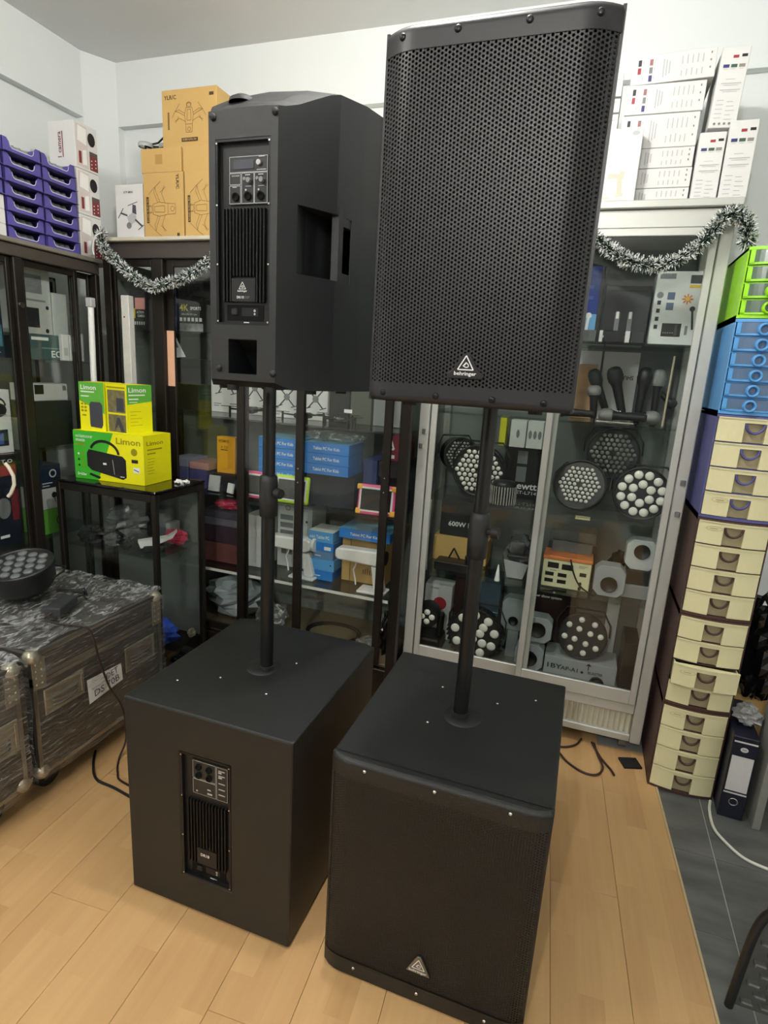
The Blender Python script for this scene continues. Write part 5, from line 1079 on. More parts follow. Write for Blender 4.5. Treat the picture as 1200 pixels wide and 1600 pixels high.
def tablet(label, x, z, w, h, cm, rz=0, corner=None):
    t = thing('kids_tablet', label, 'tablet', (x, 2.262, z+.0045), rz, 'children tablets in bright bumpers'); M = Matrix.Rotation(-.16, 4, 'X')
    q = MB(); q.cbox(-w/2, w/2, 0, .022, 0, h, .009); q.xf(M); q.build('bumper', cm, t)
    q = MB(); q.cbox(-w/2+.008, w/2-.008, -.002, .002, .012, h-.012, .002); q.xf(M); so = q.build('bezel', mat('bezel_white', (226, 226, 222), .3), t)
    q = MB(); q.box(-w/2+.016, w/2-.016, -.0032, -.0022, .02, h-.02); q.xf(M); q.build('screen', mat('screen_dark', (52, 54, 54), .12), t)
    if corner:
        for sx in (-1, 1):
            for z_ in (.013, h-.013): q = MB(); q.cbox(sx*(w/2-.006)-.012, sx*(w/2-.006)+.012, -.004, .024, z_-.012, z_+.012, .005); q.xf(M); q.build('corner_pad', corner, t)
tablet('lime green bumper tablet leaning below the pile of four blue cartons', -1.205, .8425, .165, .125, mat('bumper_lime', (186, 226, 40), .4))
tablet('pink bumper tablet partly hidden by the pole beside the lime tablet', -1.385, .8425, .16, .125, mat('bumper_pink', (232, 92, 140), .4))
tablet('pink bumper tablet with yellow corners beside the cabinet post', -.802, .8425, .165, .13, mat('bumper_pink', (232, 92, 140)), .05, mat('bumper_orange', (240, 176, 64), .4))
carton('product_box', 'orange yellow carton on edge among the gadget boxes', 'carton', -1.655, -1.556, 2.36, 2.40, .925, 1.10, mat('carton_orange', (224, 160, 44), .4), rz=.03, prints=lambda F, R, L, T, w, d, h: (F.text('HYDMOO', w*.12, h*.85, .012, 0, True, 'l', .055), F.text('A 320', w*.24, h*.68, .014, 0, False, 'l', .035), F.rect(w*.22, h*.63, w*.6, h*.655, 0)), pm=[M_blk])
carton('product_box', 'dark low carton under the orange yellow carton', 'carton', -1.665, -1.54, 2.34, 2.50, .8425, .924, mat('carton_dk2', (46, 44, 48), .4))
for k, (x0, x1, z0, z1, c, lb) in enumerate(((-1.80, -1.70, .8425, .93, (74, 74, 120), 'purple'), (-1.915, -1.81, .8425, .935, (98, 100, 150), 'violet'), (-1.80, -1.69, .9315, .965, (176, 132, 128), 'salmon pink'), (-1.92, -1.81, .9365, .975, (150, 150, 172), 'pale lilac'))):
    carton('phone_box', lb+' small phone carton on the shelf behind the counter', 'carton', x0, x1, 2.34, 2.50, z0, z1, mat('carton_phone%d' % k, c, .35))
carton('phone_stand', 'grey tilted phone stand card beside the counter corner', 'stand', -1.66, -1.60, 2.29, 2.30, .846, .921, M_lgrey, rx=-.2)
carton('phone_stand', 'small white tilted card beside the grey phone stand', 'stand', -1.56, -1.52, 2.29, 2.30, .846, .893, M_white, rx=-.2, rz=-.3)
carton('price_card', 'small yellow price card under the upper shelf beside the pole', 'card', -1.325, -1.285, 2.252, 2.254, 1.15, 1.1965, mat('card_bright', (226, 220, 60), .5))
# upper shelf
def pr_qc(F, R, L, T, w, d, h):
    a, b = w*.55, h*.5
    for s in (-1, 1):
        for q in (-1, 1): F.line(a, b, a+s*w*.28, b+q*h*.22, .006, 0); F.line(a+s*w*.28-w*.12, b+q*h*.22-.004, a+s*w*.28+w*.12, b+q*h*.22+.006, .004, 0)
    F.disc(a, b, .016, 1, 14, .0003); F.greek(w*.1, h*.12, w*.4, 2, .01, .004, 1)
for x0, x1, z1, lb in ((-1.755, -1.60, 1.53, 'tallest, under the loudspeaker bottom edge'), (-1.595, -1.44, 1.46, 'partly hidden by the pole'), (-1.415, -1.275, 1.40, 'between the two door stiles'), (-1.265, -1.128, 1.40, 'with a clear quadcopter picture next to the dark carton')):
    carton('drone_box', 'white drone carton, '+lb, 'carton', x0, x1, 2.46, 2.60, 1.2055, z1, M_carton_w, 'white drone cartons on the shelf', prints=pr_qc, pm=[M_blk, M_grey])
carton('product_box', 'black carton beside the white drone cartons on the upper shelf', 'carton', -1.12, -1.022, 2.46, 2.60, 1.2055, 1.40, CB)
carton('product_box', 'olive grey carton on the upper shelf near the cabinet post', 'carton', -1.015, -.915, 2.46, 2.60, 1.2055, 1.42, mat('carton_olive', (88, 92, 78), .35))
carton('product_box', 'grey carton next to the olive carton on the upper shelf', 'carton', -.908, -.78, 2.47, 2.60, 1.2055, 1.42, mat('carton_grey', (138, 142, 142)))
def drone(label, x, y, z, s, rz):
    t = thing('drone', label, 'drone', (x, y, z), rz, 'small drones standing on the upper shelf')
    q = MB(); q.cbox(-.03*s, .03*s, -.055*s, .055*s, .018*s, .05*s, .012*s); q.build('body', CB, t)
    for i in (-1, 1):
        for j in (-1, 1):
            q = MB(); q.cyl((.02*i*s, .035*j*s, .035*s), (.085*i*s, .075*j*s, .042*s), .005*s, 6); q.cyl((.085*i*s, .075*j*s, 0), (.085*i*s, .075*j*s, .052*s), .006*s, 8); ao = q.build('arm', CB, t)
            q = MB(); q.cbox(.085*i*s-.045*s, .085*i*s+.045*s, .075*j*s-.005*s, .075*j*s+.005*s, .052*s, .055*s, .001); q.build('propeller', M_fin, ao)
drone('small dark drone standing at the shelf front beside the pole', -1.47, 2.36, 1.2055, .9, .3)
drone('small dark drone standing before the carton with the quadcopter picture', -1.20, 2.36, 1.2055, .8, -.2)
drone('small dark drone standing before the black carton on the upper shelf', -1.02, 2.35, 1.2055, .75, .5)
t = thing('price_holder', 'white price tag on a thin black stand before the olive carton', 'tag', (-.955, 2.29, 1.2055)); MB().cyl((0, 0, 0), (0, 0, .06), .003, 6).build('stem', CB, t); MB().box(-.018, .018, -.001, .001, .06, .075).build('card', M_white, t)
carton('product_box', 'maroon carton with a white triangle beside the cabinet corner post', 'carton', -.83, -.735, 2.40, 2.58, 1.064, 1.19, mat('carton_wine', (112, 34, 50), .35), prints=lambda F, R, L, T, w, d, h: (F.path([(w*.15, h*.42), (w*.55, h*.42), (w*.35, h*.85), (w*.15, h*.42)], .008, 0), F.rect(w*.15, h*.1, w*.6, h*.22, 0)), pm=[M_white])
carton('product_box', 'black carton under the maroon carton', 'carton', -.84, -.71, 2.39, 2.60, .992, 1.063, CB)
carton('product_box', 'dark carton on the shelf under the black and maroon cartons', 'carton', -.845, -.71, 2.42, 2.60, .8425, .991, mat('carton_navy', (30, 34, 46)))
# action camera cartons on the short shelf
carton('camera_box', 'black 4K sports camera carton with yellow lettering', 'carton', -1.875, -1.735, 2.38, 2.50, 1.5685, 1.80, CB, prints=lambda F, R, L, T, w, d, h: (F.text('4K', w*.06, h*.42, .030, 0, True, 'l', .05), F.text('SPORTS', w*.48, h*.44, .014, 1, True, 'l', .06), F.text('Ultra HD DV Cam', w*.14, h*.34, .008, 1, False, 'l', .085), [F.rect(w*(.06+.155*i), h*.22, w*(.16+.155*i), h*.29, 1) for i in range(6)], F.rect(w*.06, h*.02, w*.98, h*.18, 2), F.rect(w*.14, h*.62, w*.4, h*.86, 3), F.rect(w*.55, h*.62, w*.9, h*.86, 3)), pm=[mat('print_yellow', (196, 186, 50), .5), M_white, mat('print_photo_grey', (140, 142, 140), .5, var=.8, scale=50), M_fin])
carton('camera_box', 'dark blue camera carton with white icons beside the 4K carton', 'carton', -1.985, -1.885, 2.38, 2.50, 1.5685, 1.78, mat('carton_darkblue', (44, 50, 96), .4), prints=lambda F, R, L, T, w, d, h: (F.text('4S', w*.5, h*.60, .022, 0, True, 'l', .03), [F.disc(w*(.5+.18*i), h*.5, .007, 0) for i in range(3)], F.path([(w*.45, h*.4), (w*.6, h*.32), (w*.6, h*.2), (w*.95, h*.12), (w*.95, h*.32), (w*.6, h*.36)], .003, 0)), pm=[M_white])
carton('camera_box', 'action camera carton with yellow and coral panels', 'carton', -2.085, -1.995, 2.30, 2.42, 1.5685, 1.75, mat('carton_graphite', (52, 54, 56), .4), prints=lambda F, R, L, T, w, d, h: (F.rect(w*.02, h*.28, w*.36, h*.52, 0), F.rect(w*.36, h*.5, w*.98, h*.78, 1), F.rect(w*.38, h*.28, w*.98, h*.5, 3), F.text('ACTION', w*.45, h*.40, .011, 2, True, 'l', w*.46, .0004), F.text('CAMERA', w*.5, h*.31, .011, 2, True, 'l', w*.46, .0004), F.poly([(w*.1, h*.52), (w*.26, h*.52), (w*.18, h*.74)], 4), [F.rect(w*(.3+.14*i), h*.12, w*(.38+.14*i), h*.2, 2) for i in range(5)]), pm=[mat('print_yolk', (226, 206, 30), .5), mat('print_coral', (214, 150, 144), .5), M_white, M_blk, mat('print_darkred', (110, 30, 34), .5)])
carton('product_box', 'black upright speaker carton under the camera cartons', 'carton', -1.955, -1.76, 2.42, 2.58, 1.2055, 1.45, CB)
t = thing('phone_holder', 'white slanted phone holder card hanging below the 4K carton', 'holder', (-1.84, 2.30, 1.452), 0)
q = MB(); q.prism([(-.04, .10), (.0, .105), (.06, .005), (.015, 0)], 'y', 0, .004); q.build('card', M_white, t); q = MB(); q.prism([(-.015, .08), (.008, .082), (.026, .045), (.004, .043)], 'y', -.001, 0); q.build('window', M_grey, t)
t = MB().box(-1.812, -1.775, 2.2195, 2.2215, 1.325, 1.565).build('paper_strip', mat('strip_peach', (226, 176, 146), .6, var=.08)); tag(t, 'peach paper strip taped upright on the cabinet glass', 'strip')
# appliances and cartons on the lower shelf
def pr_manual(F, R, L, T, w, d, h):
    F.ring(w*.3, h*.93, .012, .003, 0); [F.rect(w*.08, h*(.74-.12*i), w*.46, h*(.82-.12*i), 0) for i in range(3)]; [F.rect(w*(.12+.18*i), h*(.2+.13*j), w*(.27+.18*i), h*(.3+.13*j), 0) for i in range(2) for j in range(2)]; F.disc(w*.85, h*.75, .006, 1)
carton('appliance_box', 'white carton with grey picture panels behind the white appliance', 'carton', -1.365, -1.18, 2.44, 2.60, .4785, .80, mat('carton_pale', (204, 208, 206)), prints=pr_manual, pm=[M_grey, M_blk])
M_app = mat('appliance_white', (230, 230, 226), .3)
def appliance(label, x, z, y, L, flip):
    t = thing('appliance', label, 'appliance', (x, y, z), 0)
    s = -1 if flip else 1
    bevel(MB().prism([(-L*.62, .135), (L*.3, .128), (L*.42, .145), (L*.42, .185), (L*.3, .195), (-L*.62, .19), (-L*.68, .178), (-L*.68, .147)], 'y', -.03, .03).build('arm', M_app, t), .01, 3)
    bevel(MB().prism([(L*.18, .126), (L*.36, .124), (L*.50, .02), (L*.46, .012), (L*.26, .012)], 'y', -.022, .022).build('column', M_app, t), .006, 2)
    MB().cbox(-L*.1, L*.55, -.045, .045, 0, .0118, .005).build('base', M_app, t)
    q = MB(); q.cyl((L*.43, 0, .165), (L*.43+.014, 0, .165), .032, 20); q.build('end_knob', M_app if not flip else M_blk, t)
    q = MB(); q.tube([(-L*.2, 0, .134), (-L*.22, 0, .11), (-L*.27, 0, .09), (-L*.22, 0, .05), (-L*.2, 0, .02)], .004, 6); q.build('loose_lead', M_white, t)
appliance('white arm shaped appliance before the carton with grey picture panels', -1.21, .4785, 2.345, .20, False)
appliance('white arm shaped appliance with a dark end beside the kraft carton', -.855, .4785, 2.32, .20, True)
carton('product_box', 'white carton behind the pole at the edge of the lower shelf', 'carton', -1.49, -1.40, 2.36, 2.50, .4785, .74, M_carton_w)
for k, (x0, x1, z0, z1, m, lb) in enumerate(((-1.125, -1.022, .4785, .525, 'carton_tablet_blue', 'bright blue, lowest'), (-1.135, -1.016, .5258, .580, 'carton_tablet_lt', 'light blue with a black dot, second'), (-1.125, -1.022, .5808, .618, 'carton_tablet_side', 'grey blue, third'), (-1.125, -1.022, .6188, .660, 'carton_tablet_blue', 'bright blue with a white label, fourth'), (-1.15, -1.026, .6608, .712, 'carton_tablet_lt', 'light blue lettered tablet pc, top'))):
    mat('carton_tablet_lt', (84, 160, 220), .35)
    carton('tablet_box', 'small carton, '+lb+' in the low blue pile', 'carton', x0, x1, 2.345, 2.48, z0, z1, MATS[m], 'small blue cartons on the lower shelf', prints=(lambda F, R, L, T, w, d, h: (F.text('mini Tablet PC', w*.06, h*.35, h*.32, 0, True, 'l', w*.8), T.rect(0, 0, w, d, 0)) if k == 4 else F.rect(w*.55, h*.2, w*.88, h*.6, 0) if k == 3 else F.disc(w*.85, h*.55, .004, 1) if k == 1 else F.rect(w*.1, h*.4, w*.4, h*.5, 0)), pm=[M_white, M_blk])
def pr_grass(F, R, L, T, w, d, h):
    r = random.Random(4)
    for i in range(34): x = w*(.24+.68*r.random()); F.line(x, h*.55, x+r.uniform(-.012, .012), h*(.6+.22*r.random()), .0022, 0)
    F.rect(w*.22, h*.5, w*.95, h*.56, 0); F.line(w*.2, 0, w*.2, h, .003, 0); [F.rect(w*(.5+.05*i), h*.2, w*(.52+.05*i), h*(.3+.02*(i % 3)), 0) for i in range(7)]
carton('product_box', 'brown kraft carton with printed grass under a flat blue tablet carton', 'carton', -1.0, -.785, 2.40, 2.58, .4785, .702, M_kraft, prints=pr_grass, pm=[mat('kraft_print', (98, 72, 34), .6)])
carton('tablet_box', 'flat blue tablet carton lying on the kraft carton with printed grass', 'carton', -.995, -.75, 2.34, 2.56, .703, .748, M_tblue, 'blue tablet cartons', prints=pr_tab, pm=[M_white, mat('carton_tablet_top', (120, 176, 206))])
# left bay, lower shelf: flat cartons; bottom: bags and coils
for k, (z0, z1, c, lb) in enumerate(((.4785, .575, (112, 70, 66), 'dusty red'), (.576, .665, (66, 52, 60), 'dark plum'), (.666, .70, (108, 104, 116), 'lilac grey'), (.701, .735, (74, 70, 84), 'dark violet'))):
    carton('product_box', lb+' flat carton piled behind the counter on the lower shelf', 'carton', -1.74, -1.497, 2.34, 2.55, z0, z1, mat('carton_pile%d' % k, c, .35, var=.2))
bag('accessory_pack', 'red wrapped pack on top of the flat carton pile', (-1.62, 2.40, .7355), .05, mat('pack_pink', (206, 62, 92)), 61, 'pack', (1.4, .7, .5))
bag('plastic_bag', 'large clear plastic bag of parts on the cabinet floor behind the counter', (-1.58, 2.42, .1785), .13, mat('bag_pale', (150, 156, 160)), 62, sq=(1.2, .9, .8))
bag('plastic_bag', 'clear crumpled plastic bag on the cabinet floor beside the pole', (-1.36, 2.38, .1785), .08, M_bagc, 63, sq=(1, .8, .7))
bag('plastic_bag', 'small crumpled clear bag on the cabinet floor near the cable coil', (-.83, 2.36, .1785), .05, M_bagc, 64, sq=(1.2, .9, .5))
def coil(label, c, rx, ry, turns, m, seed, th=.004, zs=.004):
    r = random.Random(seed); pts = []
    for i in range(turns*24): a = 2*PI*i/24; k = 1+.06*math.sin(a*.37+seed)+.03*r.random(); pts.append((rx*k*math.cos(a), ry*k*math.sin(a), th+zs*(i/24)))
    o = MB().tube(pts, th, 6).build('cable_coil', m, None, c); return tag(o, label, 'cable')
coil('thin black cable coil lying on the brown cabinet floor', (-1.04, 2.42, .1785), .13, .10, 3, M_cable, 3, .0035)
bag('cable_bundle', 'black corrugated hose bundle standing in the cabinet corner by the post', (-.735, 2.33, .1785), .045, M_bagd, 65, 'bundle', (.6, .8, 2.4))

# ================================================================ inside the side cabinet (faces look along +X)
def side(label, y0, y1, z0, z1, m, x1=-2.23, dep=.12, prints=None, pm=None, name='product_box', ry=0, rz=0, cat='carton'):
    return carton(name, label, cat, x1-dep, x1, y0, y1, z0, z1, m, prints=(lambda F, R, L, T, w, d, h: prints(R, d, h)) if prints else None, pm=pm, ry=ry, rz=rz)
CG = mat('carton_mist', (178, 182, 178), .4)
side('teal grey carton lettered EO lying on the upper shelf of the side cabinet', 1.885, 2.145, 1.4085, 1.512, mat('carton_teal', (66, 92, 90), .35), prints=lambda R, w, h: (R.text('EO', w*.38, h*.12, .028, 0, True, 'l', .055), R.rect(w*.02, h*.78, w*.34, h*.9, 0), R.rect(w*.2, h*.45, w*.85, h*.5, 1), R.rect(w*.64, h*.14, w*.95, h*.18, 0)), pm=[M_white, mat('print_teal', (120, 160, 156), .5)])
side('tall pale carton with dark device pictures standing on the EO carton', 1.86, 2.0, 1.513, 1.775, CG, prints=lambda R, w, h: (R.rect(w*.12, h*.62, w*.7, h*.9, 0), R.rect(w*.1, h*.1, w*.55, h*.40, 1), R.disc(w*.85, h*.42, .008, 1), R.disc(w*.8, h*.06, .009, 1), R.rect(w*.1, h*.5, w*.8, h*.53, 0)), pm=[M_grey, M_blk])
side('narrow pale grey carton beside the tall pale carton', 2.005, 2.082, 1.513, 1.69, CG, prints=lambda R, w, h: (R.rect(w*.2, h*.5, w*.5, h*.98, 0), R.rect(w*.2, h*.1, w*.8, h*.14, 0)), pm=[M_lgrey])
side('black carton in a pale frame at the back of the upper shelf', 2.02, 2.16, 1.513, 1.77, CB, x1=-2.37, dep=.08, prints=lambda R, w, h: (R.path([(w*.1, h*.95), (w*.9, h*.95), (w*.9, 0)], .012, 0), R.line(w*.3, h*.6, w*.6, h*.7, .008, 0), [R.disc(w*(.5+.14*i), h*.18, .008, 0) for i in range(3)]), pm=[M_lgrey])
side('blue black speaker carton with white lettering on the upper shelf', 1.70, 1.768, 1.4085, 1.56, mat('carton_nightblue', (30, 46, 56), .35), prints=lambda R, w, h: (R.rect(w*.1, h*.3, w*.9, h*.85, 1), R.text('JBL', w*.2, h*.14, .016, 0, True, 'l', .035), R.rect(w*.2, h*.88, w*.8, h*.93, 0), R.rect(w*.3, h*.4, w*.7, h*.55, 2)), pm=[M_white, mat('print_cyan', (70, 120, 136), .5), M_blk])
side('small blue black carton against the middle door post on the upper shelf', 1.815, 1.88, 1.4085, 1.50, mat('carton_nightblue', (30, 46, 56)))
for i, (y, lb) in enumerate(((1.99, 'first'), (2.03, 'second'))):
    side('white leaning slip carton at the shelf edge, '+lb+' of two', y+.03, y+.065, 1.409, 1.52, M_carton_w, x1=-2.205, dep=.02, prints=lambda R, w, h: R.rect(w*.2, h*.2, w*.8, h*.5, 0), pm=[M_lgrey])
side('white card standing beside the leaning slip cartons', 2.115, 2.155, 1.409, 1.53, M_carton_w, x1=-2.225, dep=.012)
side('white carton with a dark label on the middle shelf behind the green reflections', 1.90, 2.09, 1.232, 1.305, M_carton_w, x1=-2.27, prints=lambda R, w, h: (R.rect(w*.1, h*.4, w*.34, h*.95, 0), R.rect(w*.86, h*.6, w*.96, h*.9, 1)), pm=[M_blk, M_grey])
side('black wide carton under the white carton with the dark label', 1.88, 2.10, 1.0305, 1.231, mat('carton_dkgreen', (40, 48, 44), .4), x1=-2.26)
side('white speaker carton picturing a black handle loop on the middle shelf', 1.63, 1.768, 1.178, 1.285, M_carton_w, prints=lambda R, w, h: (R.disc(w*.62, h*.25, .035, 0, 14, 0, .028), R.ring(w*.62, h*.4, .03, .008, 0, 14, 0, 0, PI), R.greek(w*.1, h*.05, w*.9, 1, .01, .004, 1)), pm=[M_blk, M_grey])
side('white carton with a blue screen picture on the middle shelf', 1.63, 1.768, 1.0305, 1.177, M_carton_w, prints=lambda R, w, h: (R.rect(w*.35, h*.2, w*.85, h*.65, 0), R.rect(w*.4, h*.25, w*.7, h*.55, 1), R.rect(w*.1, h*.7, w*.5, h*.9, 2)), pm=[mat('print_ink', (30, 36, 54), .5), mat('print_photo_blue', (70, 96, 160), .5, var=.6, scale=40), M_blk])
side('small white carton against the middle door post on the middle shelf', 1.815, 1.87, 1.0305, 1.16, M_carton_w, prints=lambda R, w, h: R.rect(w*.1, h*.05, w*.9, h*.2, 0), pm=[M_grey])
side('black and red carton with spaced white lettering on the lower shelf', 1.63, 1.768, .935, 1.018, mat('carton_redblack', (150, 60, 58), .4), prints=lambda R, w, h: (R.rect(0, h*.55, w, h, 1), R.text('M U T O', w*.1, h*.66, .014, 0, True, 'l', w*.8, .0004)), pm=[M_white, M_blk])
side('dark carton with a robot picture on the lower shelf of the side cabinet', 1.63, 1.768, .6405, .934, mat('carton_night', (26, 32, 44), .35), prints=lambda R, w, h: (R.disc(w*.5, h*.55, .03, 0, 14, 0, .045), R.rect(w*.3, h*.12, w*.6, h*.16, 1), R.rect(w*.75, h*.35, w*.98, h*.8, 2)), pm=[M_grey, M_white, mat('print_wine', (110, 34, 40), .5)])
GL = mat('carton_leaf', (112, 186, 70), .4)
side('bright green carton with a dark headphone arc on the lower shelf', 1.875, 1.985, .6405, .755, GL, prints=lambda R, w, h: (R.ring(w*.86, h*.5, .022, .005, 0, 14, 0, .8, 5.2), R.rect(w*.8, 0, w, h*.25, 1)), pm=[M_blk, M_white])
side('white carton between the bright green and the navy carton', 1.875, 1.985, .756, .85, M_carton_w, prints=lambda R, w, h: (R.disc(w*.62, h*.65, .014, 0), R.line(w*.62, h*.65, w*.66, h*.3, .004, 0)), pm=[M_blk])
side('navy carton with a round white mark on top of the white carton', 1.875, 1.985, .851, .955, mat('carton_deepnavy', (38, 52, 74), .4), prints=lambda R, w, h: (R.ring(w*.62, h*.62, .016, .006, 0), R.greek(w*.1, h*.2, w*.6, 2, .012, .004, 0)), pm=[M_white])
bag('cable_bundle', 'dark bundle of packed goods on the floor of the side cabinet', (-2.30, 1.72, .2205), .12, M_bagd, 71, 'bundle', (.8, .9, .9))
bag('accessory_pack', 'pale blister pack on the floor of the side cabinet', (-2.24, 1.86, .2205), .05, mat('bag_pale', (150, 156, 160)), 72, 'pack', (.5, 1, .6))
# poles and tube leaning in the corner
t = thing('tube_lamp', 'white tube lamp with a square end standing in the cabinet corner', 'lamp', (-2.135, 2.125, .9205)); MB().cyl((-.02, .0, 0), (-.005, 0, .725), .013, 12).build('tube', M_white, t); MB().cbox(-.021, .011, -.014, .014, .7255, .765, .003).build('end_cap', M_lgrey, t)
t = thing('metal_channel', 'pale square metal channel standing upright beside the dark cabinet', 'channel', (-1.965, 2.155, .9205)); MB().cbox(-.021, .021, -.016, .016, 0, .78, .002).build('channel', mat('channel_white', (204, 204, 198), .4, var=.12), t); MB().cyl((-.005, -.0165, .69), (-.005, -.015, .69), .004, 8).build('screw_hole', M_blk, t)

# spotlight lying on the wrapped case
par_light('black spotlight lying on its back on the film wrapped case', -1.87, 1.46, .574, .115, hexpts(2, .042), .017, -1.35, .2, .10, lm=mat('lens_grey', (96, 100, 102), .15, coat=.5))['group'] = 'spotlights on the cases'

# ================================================================ drawer tower
M_cream = mat('drawer_cream', (226, 220, 176), .35, var=.03); M_brown = mat('unit_brown', (74, 50, 44), .45); M_purp = mat('unit_purple', (84, 84, 140), .45); M_rec = mat('recess_taupe', (158, 148, 116), .5); M_bl = mat('unit_blue', (88, 158, 220), .35); M_gr = mat('unit_lime', (150, 220, 20), .35)
M_bt = mat('drawer_blue_clear', (92, 116, 146), .2); M_gt = mat('drawer_lime_clear', (88, 108, 92), .2)
DX0, DX1, DY = .390, .607, 2.13
def bow(w, d, n=10, k=.016):
    """plan of a drawer front bulging towards the room"""
    return [(-w/2+w*i/n, -d-k*(1-(2*i/n-1)**2)) for i in range(n+1)]
def drawer_unit(label, z0, z1, n, frame, fm, hm, kind, pulls=None, oval=()):
    DX1 = .607 if kind == 'cream' else .548; w = DX1-DX0; H = z1-z0; t = thing('drawer_unit', label, 'drawers', ((DX0+DX1)/2, DY, z0), 0, 'stacked drawer units')
    b = MB(); b.box(-w/2, -w/2+.004, .0, .30, 0, H-.001); b.box(w/2-.004, w/2, 0, .30, 0, H-.001); b.box(-w/2, w/2, .296, .30, 0, H-.001)
    for q in (0, H-.010):
        b.prism(bow(w, .002)+[(w/2, .296), (-w/2, .296)], 'z', q, q+.009)
    hh = (H-.014)/n
    for i in range(1, n): b.prism(bow(w-.002, -.004)+[(w/2-.001, .2), (-w/2+.001, .2)], 'z', .007+hh*i-.003, .007+hh*i+.0022)
    b.build('frame', frame, t)
    for i in range(n):
        a, c = .007+hh*i+.004, .007+hh*(i+1)-.004; off = (pulls or {}).get(i, 0); wi = w-.012; Z = c-a
        front = bow(wi, .004, 12)
        if kind == 'cream':
            d = MB()
            # front with a cut-out for the handle: two cheeks and a strip above
            def seg(x0, x1, zz0, zz1):
                m = 5; xs = [x0+(x1-x0)*j/m for j in range(m+1)]
                pl = [(x, -.004-.016*(1-(2*x/wi)**2)) for x in xs]+[(x1, .004), (x0, .004)]
                d.prism(pl, 'z', zz0, zz1)
            seg(-wi/2, -.030, a, c); seg(.030, wi/2, a, c); seg(-.030, .030, c-.012, c)
            d.prism([(-wi/2, -.006)]+[(x, y-.003) for x, y in front]+[(wi/2, .002), (-wi/2, .002)], 'z', c-.001, c+.003)
            if off: d.box(-wi/2+.004, -wi/2+.007, .004, .22, a, c); d.box(wi/2-.007, wi/2-.004, .004, .22, a, c); d.box(-wi/2+.004, wi/2-.004, .004, .22, a, a+.003)
            do = d.build('drawer', fm, t, (0, -off, 0))
            r = MB(); r.box(-.030, .030, -.007, .003, a, c-.012); r.build('recess', M_rec, do)
            h = MB(); zt = c-.013
            h.tube([(.026*math.cos(PI+PI*j/12), -.018, zt+.03*math.sin(PI+PI*j/12)) for j in range(13)], .0042, 6); h.build('handle', hm, do)
            if i in oval:
                o = MB(); F = Face(o, (-wi/2+.045, -.004-.016*(1-(2*(-wi/2+.045)/wi)**2)-.0025, c-.02), (1, -.09, 0), (0, 0, 1)); F.ring(0, 0, .024, .0012, 0, 20, 0, 0, 2*PI, 0, .0075); F.greek(-.012, -.0015, .012, 1, 1, .003, 0); o.build('oval_mark', mat('oval_ink', (176, 168, 128), .5), do, fix=False)
        else:
            d = MB(); d.prism(front+[(wi/2, .004), (-wi/2, .004)], 'z', a, c); do = d.build('drawer', fm, t, (0, -off, 0))
            e = MB(); e.prism([(x, y-.0015) for x, y in front]+[(wi/2, .005), (-wi/2, .005)], 'z', a-.001, a+.005); e.prism([(x, y-.0015) for x, y in front[:2]]+[(-wi/2+.01, .005), (-wi/2, .005)], 'z', a, c); e.build('drawer_edge', hm, do)
            k = MB(); k.lathe([(.011, -.001), (.0125, -.010), (.0155, -.0125), (.0185, -.010), (.020, .004)], 20, 0, (0, -.0215, (a+c)/2-.002), 'y'); k.build('knob', hm, do)
    return t
drawer_unit('cream drawer unit with brown frame at the bottom of the drawer tower', 0, .346, 4, M_brown, M_cream, M_brown, 'cream', None, (3,))
drawer_unit('cream drawer unit with one drawer pulled open, second from the floor', .347, .692, 4, M_brown, M_cream, M_brown, 'cream', {1: .03}, (1,))
drawer_unit('cream drawer unit with brown frame directly under the purple framed unit', .693, 1.036, 4, M_brown, M_cream, M_brown, 'cream', None, (3,))
drawer_unit('cream drawer unit with purple frame and purple handles', 1.037, 1.376, 4, M_purp, M_cream, M_purp, 'cream', None, (0,))
drawer_unit('blue plastic unit of six shallow drawers with ring knobs', 1.377, 1.666, 6, M_bl, M_bt, M_bl, 'clear')
drawer_unit('lime green plastic unit of four shallow drawers on top of the tower', 1.667, 1.872, 4, M_gr, M_gt, M_gr, 'clear')

# ================================================================ right hand corner
t = thing('lever_arch_file', 'dark blue lever arch file with a white spine label standing on the tiles', 'binder', (.650, 2.055, -.004), -.05)
MB().cbox(-.039, .039, 0, .28, 0, .318, .003).build('cover', mat('binder_navy', (22, 24, 40), .45), t)
q = MB(); F = Face(q, (-.039, 0, 0), (1, 0, 0), (0, 0, 1)); F.rect(.006, .11, .072, .245, 0); F.rect(.004, .098, .074, .104, 0); F.rect(.004, .296, .074, .302, 0); F.disc(.038, .272, .012, 0, 16, 0, .009); F.greek(.031, .271, .046, 1, 1, .003, 1); q.build('spine_label', [mat('label_grey', (208, 208, 206), .6), M_grey], t, fix=False)
q = MB(); q.lathe([(.015, 0), (.015, -.002), (.0115, -.002), (.0115, 0)], 20, 0, (0, -.0005, .068), 'y'); q.build('finger_ring', M_chrome, t)
bag('rubbish_bag', 'shiny black rubbish bag stuffed between drawer tower and grey panel', (.72, 2.33, .33), .14, mat('bag_gloss', (18, 19, 20), .14, var=.3, scale=20), 81, sq=(.62, .9, 1.5), n=26, amp=.16)
bag('plastic_bag', 'grey clear plastic bag lying on top of the lever arch file', (.665, 2.16, .3145), .05, mat('bag_silver', (150, 152, 150), .2, var=.4, scale=30), 82, sq=(.8, 1, .7), n=20)
carton('product_box', 'brown carton behind the lever arch file under the black bag', 'carton', .64, .80, 2.36, 2.55, -.004, .325, M_kraft)
o = carton('desk_panel', 'grey upright desk side panel beside the lever arch file', 'panel', .714, .738, 2.03, 2.16, -.004, .72, mat('panel_grey', (132, 132, 126), .5))
carton('product_box', 'kraft carton behind the grey desk panel', 'carton', .80, .98, 2.06, 2.25, .122, .30, M_kraft)
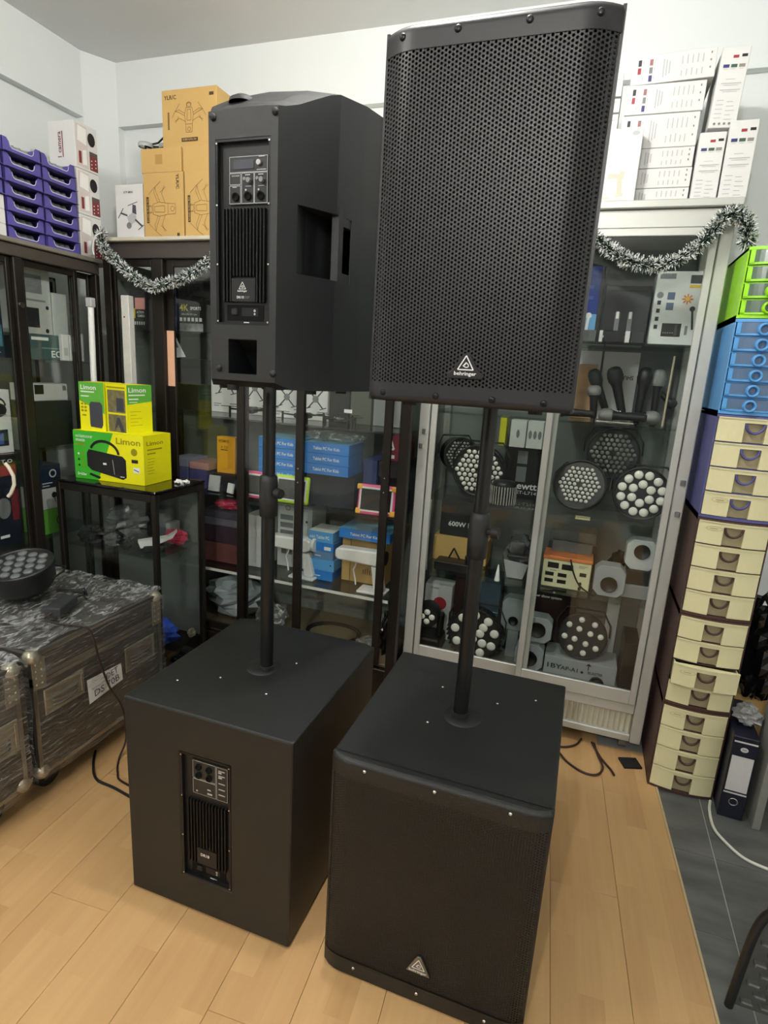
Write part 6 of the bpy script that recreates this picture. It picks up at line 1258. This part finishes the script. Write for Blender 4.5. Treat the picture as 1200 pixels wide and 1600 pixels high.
bag('plastic_bag', 'pale bag with green lettering under the kraft carton', (.885, 2.15, -.004), .085, mat('bag_cream', (204, 200, 184), .45), 83, sq=(1.1, 1, .6))
w = MB().tube(smooth([(.600, 2.115, .004), (.588, 2.06, .003), (.586, 1.98, .002), (.605, 1.93, .001), (.652, 1.868, .001), (.72, 1.845, .001), (.85, 1.82, .001), (1.0, 1.76, .001)]), .005, 8).build('white_cable', mat('cable_white', (222, 222, 210), .5)); tag(w, 'white cable running over the grey tiles from under the drawers', 'cable')
w = MB().tube(smooth([(.02, 2.24, .005), (.06, 2.19, .005), (.10, 2.13, .005), (.16, 2.09, .005), (.21, 2.095, .005), (.232, 2.15, .006), (.215, 2.22, .006), (.20, 2.30, .006)]), .0045, 8).build('black_cable', mat('cable_dark_brown', (58, 40, 34), .5)); tag(w, 'dark brown cable loop on the laminate under the silver cabinet', 'cable')
w = MB().tube(smooth([(.19, 2.29, .014), (.225, 2.21, .006), (.26, 2.15, .006), (.272, 2.118, .006)]), .0045, 8).build('black_cable', mat('cable_dark_brown', (58, 40, 34))); tag(w, 'dark cable end sticking out beside the cable loop', 'cable')
w = MB().tube(smooth([(.05, 2.215, .006), (.09, 2.225, .006), (.13, 2.26, .006), (.15, 2.31, .006)]), .004, 8).build('black_cable', mat('cable_dark_brown', (58, 40, 34))); tag(w, 'short dark cable hump at the skirt of the silver cabinet', 'cable')
w = MB().box(-.035, .035, -.03, .03, 0, .008).build('floor_mat', M_rubber, None, (.335, 2.225, .0005), .35); tag(w, 'small square black rubber pad on the floor by the castor', 'pad')
w = MB().tube(smooth([(-1.57, 1.46, .006), (-1.52, 1.40, .005), (-1.45, 1.345, .005), (-1.36, 1.335, .005), (-1.2, 1.31, .005), (-1.06, 1.30, .005)]), .0045, 8).build('black_cable', M_cable); tag(w, 'black cable on the laminate between flight case and subwoofer', 'cable')
bag('plastic_bag', 'dark clear plastic bag on the floor behind the wrapped flight case', (-1.36, 1.92, .0), .17, M_bagd, 84, sq=(1.0, .8, .75), n=22)
# folding stool with a perforated black seat at the lower corner
t = thing('perforated_chair', 'black chair back with rows of slots at the edge of the tiled floor', 'chair', (.700, 1.335, -.004), .0); t.scale = (1, 1, .86)
P = Matrix.Rotation(.12, 4, 'X'); q = MB(); wv = []
def cell(i, j): return (-.16+.04*i, .03+.028*j)
for i in range(8):
    for j in range(9):
        x, z = cell(i, j); z *= 1.42; sh = .02 if j % 2 else 0; q.cbox(x+sh-.013, x+sh+.013, -.012, .006, z-.006, z+.006, .003)
q.box(-.18, .20, .002, .008, .01, .42); q.xf(P); q.build('back_panel', mat('mesh_dark', (84, 86, 84), .25), t)
q = MB(); q.tube(smooth([(-.19, 0, 0), (-.19, 0, .30), (-.17, 0, .40), (-.13, 0, .44), (0, 0, .45), (.17, 0, .44), (.21, 0, .36), (.21, 0, 0)]), .010, 10); q.xf(P); q.build('frame', M_black, t)
